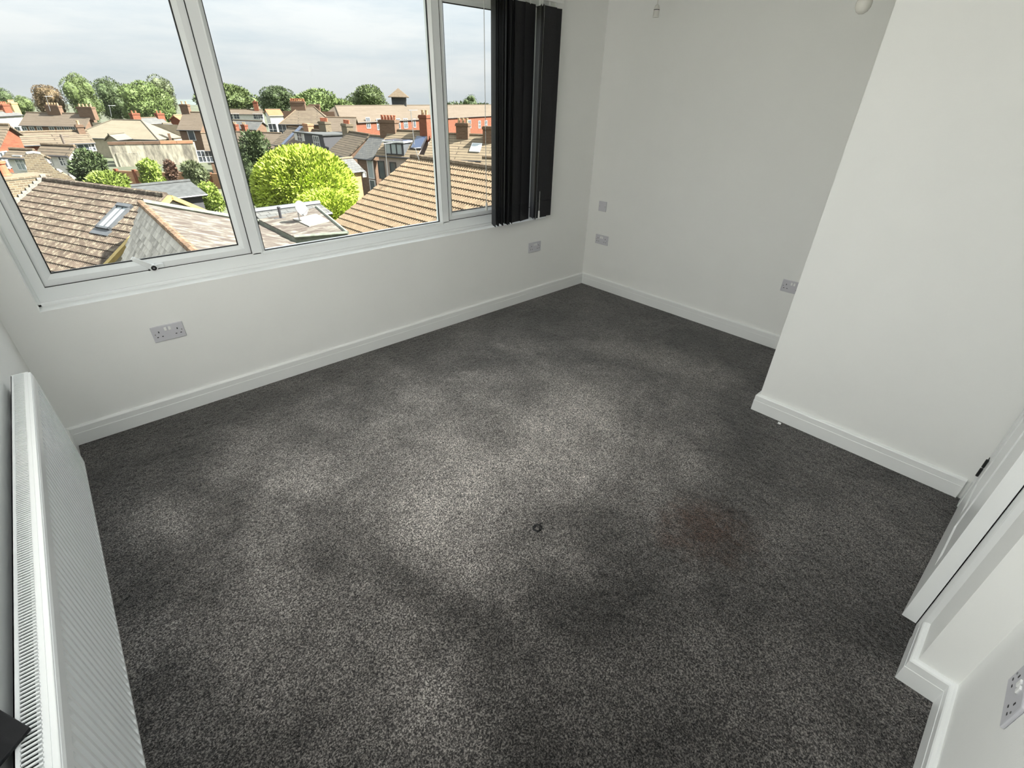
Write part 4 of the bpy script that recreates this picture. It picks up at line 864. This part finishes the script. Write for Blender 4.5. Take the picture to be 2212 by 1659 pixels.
def near_left():
    zr = -2.1; a, b = on(96, 388, 'z', zr), on(367, 424, 'z', zr); d, n = frame_of(a, b); a = a - d * 3.2; L = (b - a).length; pt = R(31.5)
    dn = (n * math.cos(pt) - Vector((0, 0, math.sin(pt)))); up = (n * math.sin(pt) + Vector((0, 0, math.cos(pt))))
    root = thing('tiled_house', (a + b) / 2, 'near house with a mossy brown tiled roof and a narrow skylight', 'house'); root.location.z = ZG
    S = 5.6; wv = S * math.cos(pt); ze = zr - S * math.sin(pt)
    def q(P, s, z): return (P.x + n.x * s, P.y + n.y * s, z)
    m = MB(); m.face([q(a, 0, zr - .06), q(b, 0, zr - .06), q(b, wv, ze - .06), q(a, wv, ze - .06)]); m.face([q(b, 0, zr - .06), q(a, 0, zr - .06), q(a, -wv, ze - .06), q(b, -wv, ze - .06)]); m.build('roof_deck', 'tile_brown', root)
    ib = b - d * .12
    m = MB(); m.face([q(ib, wv - .3, ZG), q(ib, -wv + .3, ZG), q(ib, -wv + .3, ze), q(ib, 0, zr - .15), q(ib, wv - .3, ze)], [(0, 0), (2 * wv, 0), (2 * wv, 5), (wv, 8), (0, 5)]); m.face([q(a, wv - .3, ZG), q(ib, wv - .3, ZG), q(ib, wv - .3, ze), q(a, wv - .3, ze)]); m.build('walls', 'render_white', root)
    tw, g = .33, .345; me = tile_mesh('roof_tile', 'tile_brown', tw, g, 3, .022, .042)
    lay(root, me, 'roof_tile', a + up * .01, d, dn, up, int(L / tw), int(S / g), tw, g, lambda u, v: u > 10 and v < 640)
    for k in range(int(L / .45)):
        p = a + d * (k * .45); m = MB(); m.tube([p + Vector((0, 0, .0)), p + d * .44 + Vector((0, 0, .012))], .13, 8); m.build('ridge_tile', 'tile_brown', root)
    for sg in (1, -1):
        e = (n * sg * math.cos(pt) - Vector((0, 0, math.sin(pt)))); m = MB(); u2 = (n * sg * math.sin(pt) + Vector((0, 0, math.cos(pt))))
        m.extrude([(-.10, -.10), (.10, -.10), (.10, .05), (-.10, .05)], b + d * .02, b + d * .02 + e * S, d, u2); m.build('verge', 'verge_yellow', root)
    # narrow skylight with two long panes
    N_ = up; r_ = ray(249.5, 470.5); P = CAM + r_ * ((a - CAM).dot(N_) / r_.dot(N_)) + up * .03; M = Matrix(((d.x, dn.x, up.x, P.x), (d.y, dn.y, up.y, P.y), (d.z, dn.z, up.z, P.z), (0, 0, 0, 1)))
    def hit(u, v): r2 = ray(u, v); return M.inverted() @ (CAM + r2 * ((P - CAM).dot(N_) / r2.dot(N_)))
    c = [hit(*p) for p in ((254, 442), (286, 446), (243, 500), (215, 495))]; x0 = min((c[0].x + c[3].x) / 2, 0); x1 = (c[1].x + c[2].x) / 2; y0 = (c[0].y + c[1].y) / 2; y1 = (c[2].y + c[3].y) / 2
    x0 = (c[0].x + c[3].x) / 2
    Sk = bpy.data.objects.new('skylight', None); COL.objects.link(Sk); Sk.parent = root; Sk.matrix_parent_inverse = pinv(root); Sk.location = P; Sk['label'] = 'narrow grey-framed skylight with two panes'
    m = MB(); m.box((x0, y0, -.02), (x0 + .09, y1, .12), M); m.box((x1 - .09, y0, -.02), (x1, y1, .12), M); m.box((x0, y0, -.02), (x1, y0 + .16, .14), M); m.box((x0, y1 - .10, -.02), (x1, y1, .12), M); xm = (x0 + x1) / 2; m.box((xm - .02, y0 + .1, -.02), (xm + .02, y1 - .1, .10), M); m.build('frame', 'lead', Sk)
    for xa, xb in ((x0 + .09, xm - .02), (xm + .02, x1 - .09)):
        m = MB(); m.box((xa, y0 + .16, .02), (xb, y1 - .1, .07), M); m.build('pane', 'pane_sky', Sk)
    m = MB(); m.box((x0 - .12, y1, .0), (x1 + .12, y1 + .28, .045), M); m.build('flashing', 'lead', Sk)
    # chimney stump with stepped flashing and one pot
    ch = bpy.data.objects.new('chimney', None); COL.objects.link(ch); ch.parent = root; ch.matrix_parent_inverse = pinv(root); p = a + d * 3.2; ch.location = p; ch['label'] = 'squat weathered brick chimney with a clay pot'
    M2 = Matrix(((d.x, n.x, 0, p.x), (d.y, n.y, 0, p.y), (0, 0, 1, p.z), (0, 0, 0, 1)))
    m = MB(); m.box((-1.5, -.35, -2.2), (-.02, 1.55, .12), M2); m.build('stack', 'brick_old', ch)
    m = MB(); m.box((-1.53, -.38, .12), (.01, 1.58, .19), M2); m.build('stack_cap', 'brick_old', ch)
    st = MB()
    for k in range(9): y_ = -.1 + k * .19; st.box((-.06, y_, -y_ * math.tan(pt) - .12), (.05, y_ + .2, -y_ * math.tan(pt) + .16 - .0), M2)
    st.build('stepped_flashing', 'mortar_white', ch)
    pp = M2 @ Vector((-1.15, .9, .2)); m = MB(); m.lathe(pp, [(.27, 0), (.24, .08), (.20, .45), (.25, .5), (.25, .6), (.18, .6)], 16); m.build('chimney_pot', 'terracotta', ch)
near_left()
def old_gable():
    D = 40; P = [(52, 340), (57, 333), (88, 333), (95, 338), (98, 346), (108, 355), (114, 363), (121, 368), (134, 374), (148, 380), (162, 388), (170, 420), (62, 420), (60, 374)]
    n = ray(105, 370); n.z = 0; n.normalize(); al = Vector((n.y, -n.x, 0)); W0 = [atD(105, 370, D)]
    def onp(u, v): r_ = ray(u, v); return CAM + r_ * ((W0[0] - CAM).dot(n) / r_.dot(n))
    pts = [onp(*p) for p in P]; o0 = pts[0]; prof = [((p - o0).dot(al), p.z - o0.z) for p in pts]; low = ZG - o0.z; prof[11] = (prof[11][0], low); prof[12] = (prof[12][0], low)
    root = thing('brick_stack', o0, 'old weathered brick gable stack with a broken shoulder', 'chimney'); root.location.z = ZG
    m = MB(); m.extrude(prof, o0, o0 + n * .9, al, Vector((0, 0, 1))); m.build('brickwork', 'brick_old', root)
    for k, (s0, s1) in enumerate(((1, 2), (4, 5), (7, 8), (9, 10))):
        p, q_ = pts[s0], pts[s1]; m = MB(); m.tube([p + n * .1, (p + q_) / 2 + n * .15 + Vector((0, 0, .05)), q_ + n * .1], .12, 6); m.build('coping_stone', 'mortar_white', root)
old_gable()
def near_slate():
    zr = -2.0; a, b = on(304, 440, 'z', zr), on(440, 565, 'z', zr); d, n = frame_of(a, b)   # runs towards us
    if n.x > 0: n = -n
    L = (b - a).length; pt = R(57); dn = n * math.cos(pt) - Vector((0, 0, math.sin(pt))); up = n * math.sin(pt) + Vector((0, 0, math.cos(pt)))
    root = thing('slated_wing', (a + b) / 2, 'nearest wing with a steep grey slate slope and a peeling pale roof slope', 'building'); root.location.z = ZG
    S = 4.2; e = a + dn * S; f = b + dn * S
    m = MB(); m.face([a - up * .03, b - up * .03, f - up * .03, e - up * .03]); m.build('slate_deck', 'slate_dark', root)
    sl = MB(); sl.extrude([(0, 0), (.30, .018), (.30, .040), (0, .006)], (.003, 0, 0), (.277, 0, 0), (0, 1, 0), (0, 0, 1)); me = sl.mesh('slate', 'slate_grey'); g = .225
    lay(root, me, 'slate', a + up * .0 + d * .05, d, dn, up, int(L / .28), int(S / g), .28, g, lambda u, v: u < 470 and v < 600, half=True, jit=.02)
    for k in range(int(L / .42)):
        p = a + d * (k * .42); m = MB(); m.tube([p + Vector((0, 0, .02)), p + d * .41 + Vector((0, 0, .035))], .115, 8); m.build('ridge_tile', 'ridge_terracotta', root)
    # peeling low slope on the other side
    x2, z2 = 2.35, -3.18; pa, pb = Vector((x2, a.y - .2, z2)), Vector((x2, b.y - 2, z2))
    m = MB(); ny = 14
    A0, B0 = a + Vector((.08, 0, 0)), b + Vector((.08, -2, 0))
    for k in range(ny):
        for i in range(6):
            def g_(i_, k_): 
                s_ = i_ / 6; t_ = k_ / ny; P = (A0.lerp(B0, t_)).lerp(pa.lerp(pb, t_), s_); P.z += .05 * mnoise.noise(P * 1.3); return P
            m.face([g_(i, k), g_(i, k + 1), g_(i + 1, k + 1), g_(i + 1, k)])
    m.build('peeling_slope', 'peeling_roof', root, smooth=True)
    m = MB(); m.box((a.x - .2, a.y - .02, ZG), (x2, a.y + .05, zr - 1.3)); m.face([(a.x - 2.2, a.y, zr - 3.4), (a.x, a.y, zr - .05), (x2, a.y, z2 - .05), (x2, a.y, zr - 3.4)]); m.build('gable_wall', 'render_cream', root)
    # mossy verge strip along the far edge of the peeling slope
    m = MB(); q0, q1 = a + Vector((.1, .02, .06)), Vector((x2, a.y - .2, z2 + .08)); m.tube([q0, q0.lerp(q1, .5), q1], .10, 6); m.build('mossy_verge', 'felt_green', root)
near_slate()
def flat_extension():
    root = thing('flat_roof_extension', (3.4, 17.5, ZG), 'flat felt-roofed extension with a pale hatch patch and mossy parapet', 'building')
    z = -3.0; P = [(2.30, 19.4), (2.38, 15.62), (4.12, 15.0), (5.2, 20.4)]
    m = MB(); m.extrude(P, (0, 0, ZG), (0, 0, z - .02), (1, 0, 0), (0, 1, 0)); m.build('walls', 'felt_green', root)
    m = MB(); m.extrude([(x, y) for x, y in P], (0, 0, z - .02), (0, 0, z + .02), (1, 0, 0), (0, 1, 0)); m.build('felt_roof', 'peeling_roof', root)
    m = MB(); m.tube([(2.36, 15.60, z + .03), (4.14, 14.98, z + .03)], .07, 6); m.build('parapet_roll', 'felt_green', root)
    m = MB(); m.tube([(4.14, 14.98, z + .03), (5.2, 20.4, z + .03)], .07, 6); m.build('parapet_roll', 'felt_green', root)
    q_ = [on(u, v, 'z', z + .03) for u, v in ((633, 474), (683, 463), (712, 478), (668, 490))]
    m = MB(); m.extrude([(p.x, p.y) for p in q_], (0, 0, z + .02), (0, 0, z + .06), (1, 0, 0), (0, 1, 0)); m.build('hatch_patch', 'mortar_white', root)
flat_extension()
house('lean_to', 'low grey slate lean-to behind the flat felt roof', (551, 457), (684, 440), 24.8, (600, 474), 12, wall='felt_green', roof='roof_slate', cat='building', ridge='lead')
def dish():
    c = atD(648, 451, 22.0); foot = on(641, 470, 'z', -3.0); root = thing('satellite_dish', foot, 'round white satellite dish on the slate lean-to', 'satellite dish')
    ax = (Vector((.45, -.8, .35))).normalized(); q_ = ax.to_track_quat('Z', 'Y').to_matrix()
    m = MB(); m.lathe(c, [(.02, 0), (.12, .012), (.24, .045), (.30, .075), (.305, .085), (.295, .085), (.23, .055), (.11, .022), (.01, .012)], 22, q_); m.build('reflector', 'dish_white', root, smooth=True)
    m = MB(); m.tube([c - ax * .02, c - ax * .15 + Vector((0, 0, -.1)), Vector((c.x - ax.x * .15, c.y - ax.y * .15, -3.05))], .025, 6); m.build('mast', 'metal_grey', root)
    m = MB(); m.tube([c - Vector((0, 0, .28)), c + ax * .38 - Vector((0, 0, .16))], .012, 6); m.build('feed_arm', 'metal_grey', root)
    m = MB(); m.box((-.03, -.03, -.05), (.03, .03, .05), Matrix.Translation(c + ax * .40 - Vector((0, 0, .13)))); m.build('feed_horn', 'metal_grey', root)
dish()
def vent():
    p = on(607, 472, 'z', -3.0); root = thing('vent_pipe', p, 'short dark vent pipe on the flat roof', 'vent pipe')
    m = MB(); m.tube([p - Vector((0, 0, .1)), p + Vector((0, 0, .42))], .055, 10); m.build('pipe', 'frame_dark', root)
    m = MB(); m.lathe(p + Vector((0, 0, .42)), [(.075, 0), (.075, .04), (.04, .07)], 10); m.build('cowl', 'frame_dark', root)
    m = MB(); m.box((-.28, -.05, -.03), (.18, .05, .03), Matrix.Translation(p)); m.build('collar', 'lead', root)
vent()
def near_right():
    zr = -1.0; b, a = on(890, 340, 'z', zr), on(1060, 365, 'z', zr); d, n = frame_of(b, a); pt = R(28)    # b: far end with the verge
    if n.x > 0: n = -n
    L = (a - b).length + 6.0; dn = n * math.cos(pt) - Vector((0, 0, math.sin(pt))); up = n * math.sin(pt) + Vector((0, 0, math.cos(pt)))
    root = thing('tiled_house', (a + b) / 2, 'near house with a sandy rolled-tile roof filling the window corner', 'house'); root.location.z = ZG
    S = 8.2; e0, e1 = b + dn * S, b + d * L + dn * S
    m = MB(); m.face([b - up * .06, b + d * L - up * .06, e1 - up * .06, e0 - up * .06]); bk = -n * S * math.cos(pt) - Vector((0, 0, S * math.sin(pt))); m.face([b - up * .06, b + bk, b + d * L + bk, b + d * L - up * .06]); m.build('roof_deck', 'tile_sand', root)
    i0 = b + d * .12; wv = S * math.cos(pt) - .4
    m = MB(); m.face([(i0.x + n.x * s_, i0.y + n.y * s_, z_) for s_, z_ in ((wv, ZG), (-wv, ZG), (-wv, e0.z), (0, zr - .12), (wv, e0.z))], [(0, 0), (14, 0), (14, 5), (7, 8), (0, 5)]); j0 = i0 + d * (L - .3); m.face([(i0.x + n.x * wv, i0.y + n.y * wv, ZG), (j0.x + n.x * wv, j0.y + n.y * wv, ZG), (j0.x + n.x * wv, j0.y + n.y * wv, e0.z), (i0.x + n.x * wv, i0.y + n.y * wv, e0.z)], [(0, 0), (12, 0), (12, 5), (0, 5)]); m.build('walls', 'brick_yellow', root)
    tw, g = .30, .37; me = tile_mesh('roof_tile', 'tile_sand', tw, g, 2, .042, .05)
    lay(root, me, 'roof_tile', b + up * .01, d, dn, up, int(L / tw), int(S / g), tw, g, lambda u, v: u < 1120 and v < 640)
    for k in range(int(L / .45)):
        p = b + d * (k * .45); m = MB(); m.tube([p + Vector((0, 0, .03)), p + d * .44 + Vector((0, 0, .045))], .14, 8); m.build('ridge_tile', 'tile_ridge', root)
near_right()
def aerial(base, top, label, elements=5, k=1.0):
    root = thing('tv_aerial', base, label, 'aerial'); m = MB(); m.tube([base, top], .03 * k, 6); m.build('mast', 'metal_grey', root)
    ax = Vector((.9, .3, 0)).normalized(); s_ = Vector((-ax.y, ax.x, 0)); m = MB(); m.tube([top - ax * .2 * k, top + ax * 1.0 * k], .018 * k, 5); m.build('boom', 'metal_grey', root)
    for j in range(elements): p = top - ax * .1 * k + ax * (j * .25 * k); m = MB(); m.tube([p - s_ * .28 * k, p + s_ * .28 * k], .012 * k, 4); m.build('element', 'metal_grey', root)
aerial(atD(838, 385, 50), atD(831.5, 310, 50), 'tall thin aerial mast before the pale rendered house', 6)
aerial(atD(895, 312, 53), atD(887, 238, 53), 'slim tall mast above the solar-panelled dormer', 3)
aerial(atD(905, 345, 24), atD(897, 320, 24), 'small aerial on the ridge of the sandy roof', 4, .4)
aerial(atD(109, 240, 126), atD(99, 208, 126), 'thin aerial on the long terrace before the copper tree', 3)
aerial(atD(241, 252, 126), atD(236, 228, 126), 'thin aerial beside the big trees', 3)

# ---- trees and shrubs
def tree(name, label, u0, u1, v0, v1, D, mat, lumps=9, leaves=2600, leaf=None, base=ZG, group=None, dome=False, seed=1, cat='tree', squash=1.0):
    """crown fills the outline u0..u1, v0..v1 at distance D; trunk down to the ground"""
    rng = random.Random(seed); um, vm = (u0 + u1) / 2, (v0 + v1) / 2; c = atD(um, vm, D); l, r = atD(u0, vm, D), atD(u1, vm, D); t_, b_ = atD(um, v0, D), atD(um, v1, D)
    rx = (r - l).length / 2; rz = (t_.z - b_.z) / 2; f = Vector((c.x - CAM.x, c.y - CAM.y, 0)).normalized(); s = Vector((f.y, -f.x, 0)); ry = rx * .9 * squash
    root = thing(name, Vector((c.x, c.y, base)), label, cat, group); leaf = leaf or max(.12, rx * .068)
    m = MB(); m.tube([(c.x, c.y, base), (c.x + .1, c.y, (base + c.z) / 2), (c.x, c.y, c.z)], .3, 8, radii=[max(.12, rx * .08), max(.09, rx * .06), max(.05, rx * .03)]); m.build('trunk', 'bark', root)
    B = []
    if dome: B = [(Vector((0, 0, 0)), 1.0)]
    else:
        for k in range(lumps):
            a = rng.uniform(0, 2 * math.pi); q = rng.uniform(.15, .62); z = rng.uniform(-.55, .58); q *= math.sqrt(max(.1, 1 - z * z)); B.append((Vector((q * math.cos(a), q * math.sin(a), z)), rng.uniform(.34, .5)))
        B.append((Vector((0, 0, 0)), .62)); B.append((Vector((0, 0, .52)), .46))
    def W(p): return c + s * (p.x * rx) + f * (p.y * ry) + Vector((0, 0, p.z * rz))
    core = MB()
    for o_, rad in B:
        i0 = len(core.v); nu, nv_ = 12, 8
        for j in range(nv_ + 1):
            th = math.pi * j / nv_
            for i in range(nu):
                ph = 2 * math.pi * i / nu; dd = Vector((math.sin(th) * math.cos(ph), math.sin(th) * math.sin(ph), math.cos(th))); k_ = rad * (.76 + .14 * mnoise.noise(dd * 3 + o_ * 7)); core.v.append(tuple(W(o_ + dd * k_)))
        for j in range(nv_):
            for i in range(nu): core.f.append((i0 + j * nu + i, i0 + j * nu + (i + 1) % nu, i0 + (j + 1) * nu + (i + 1) % nu, i0 + (j + 1) * nu + i)); core.uv.append([(0, 0)] * 4)
    mm = core; tot = sum(r_ * r_ for _, r_ in B)
    for o_, rad in B:
        for _ in range(int(leaves * rad * rad / tot)):
            z = rng.uniform(-.9, 1) if not dome else rng.uniform(-.6, 1); ph = rng.uniform(0, 2 * math.pi); q = math.sqrt(max(0, 1 - z * z)); dd = Vector((q * math.cos(ph), q * math.sin(ph), z))
            P = W(o_ + dd * rad * rng.uniform(.92, 1.06)); nn = (s * dd.x + f * dd.y + Vector((0, 0, dd.z))).normalized()
            t1 = nn.cross(Vector((rng.uniform(-1, 1), rng.uniform(-1, 1), rng.uniform(-1, 1)))).normalized(); t2 = (nn.cross(t1) * .5 + nn * rng.uniform(.2, .9) + Vector((0, 0, .35))).normalized(); h_ = leaf * rng.uniform(.6, 1.25)
            mm.face([P - t1 * h_ * .5, P + t2 * h_ * .35 - t1 * h_ * .1, P + t2 * h_ + nn * h_ * .2, P + t1 * h_ * .5 + t2 * h_ * .25])
    mm.build('crown', mat, root, fix=False)
    return root
FT = 'trees along the skyline'
def sky_tree(name, label, u0, u1, v0, v1, D, mat, seed, leaves=11000, lumps=16, cat='tree'):
    return tree(name, label, u0, u1, v0, v1, D, mat, lumps=lumps, leaves=leaves, group=FT, seed=seed, cat=cat)
sky_tree('broadleaf_tree', 'dark green tree cut by the left picture edge', -44, 42, 182, 262, 175, 'leaf_dark', 2)
sky_tree('hedge', 'low green hedge between the two leftmost trees', 24, 84, 207, 262, 190, 'leaf_green', 3, cat='hedge')
sky_tree('copper_tree', 'coppery brown tree behind the long terrace', 64, 150, 184, 268, 165, 'leaf_copper', 4)
sky_tree('broadleaf_tree', 'tall green tree just right of the copper tree', 132, 228, 162, 274, 160, 'leaf_green', 5)
sky_tree('broadleaf_tree', 'mid green rounded tree, third from the mullion', 202, 296, 168, 276, 178, 'leaf_dark', 6)
sky_tree('broadleaf_tree', 'bright green bushy tree in front of the tall feathery one', 252, 386, 177, 282, 158, 'leaf_bright', 8, 15000, 18)
sky_tree('broadleaf_tree', 'tall feathery tree beside the mullion', 304, 396, 162, 270, 190, 'leaf_grey', 9)
sky_tree('broadleaf_tree', 'green tree sloping down from the mullion', 420, 570, 184, 262, 225, 'leaf_green', 10, 14000, 18)
sky_tree('broadleaf_tree', 'dark rounded tree above the orange roof end', 556, 640, 187, 262, 215, 'leaf_dark', 11)
sky_tree('broadleaf_tree', 'wide bright green tree behind the hipped house', 616, 768, 195, 264, 198, 'leaf_bright', 12, 15000, 20)
sky_tree('broadleaf_tree', 'round-topped green tree beside the turret', 744, 842, 186, 258, 232, 'leaf_green', 13)
sky_tree('conifer', 'lone slim tree on the horizon by the blind', 996, 1034, 204, 246, 235, 'leaf_dark', 14, 2500)
sky_tree('treeline', 'faint line of low trees on the far horizon', 930, 1100, 224, 246, 300, 'leaf_dark', 15, 2500, 24)
tree('lime_bush', 'large domed lime green bush behind the flat roof', 556, 768, 326, 500, 40, 'leaf_lime', leaves=26000, leaf=.25, dome=True, seed=20, cat='bush')
tree('lime_bush', 'smaller yellow-green bush tucked against the sandy roof', 640, 770, 414, 500, 32, 'leaf_lime', leaves=11000, leaf=.17, dome=True, seed=21, cat='bush')
tree('garden_tree', 'tall loose dark green tree left of the lime bush', 520, 606, 288, 480, 46, 'leaf_dark', leaves=8000, leaf=.26, lumps=16, seed=22)
tree('garden_tree', 'dark olive tree in front of the stained wall end', 150, 244, 324, 420, 52, 'leaf_dark', leaves=6000, leaf=.24, lumps=12, seed=23)
tree('garden_shrub', 'bright yellow-green shrub along the near tiled ridge', 192, 296, 373, 430, 39, 'leaf_yellow', leaves=5000, leaf=.20, lumps=10, seed=24, cat='shrub')
tree('garden_shrub', 'yellow-green shrub before the streaked wall', 294, 358, 345, 406, 72, 'leaf_yellow', leaves=2600, leaf=.28, seed=25, cat='shrub')
tree('garden_shrub', 'rusty shrub between two green ones by the streaked wall', 352, 386, 346, 402, 75, 'leaf_rust', leaves=1600, leaf=.25, seed=26, cat='shrub')
tree('garden_shrub', 'green shrub at the end of the streaked wall', 384, 455, 350, 408, 71, 'leaf_grey', leaves=2600, leaf=.28, seed=27, cat='shrub')
tree('garden_shrub', 'yellow shrub between the dark shed and the mullion', 416, 492, 394, 462, 50, 'leaf_yellow', leaves=3600, leaf=.2, seed=28, cat='shrub')
house('garden_shed', 'dark felt-roofed garden shed behind the near tiled ridge', (272, 404), (340, 397.5), 44, (384, 426), 14, wall='render_charcoal', roof='felt_dark', ridge='felt_dark', cat='shed', extB=2.0)
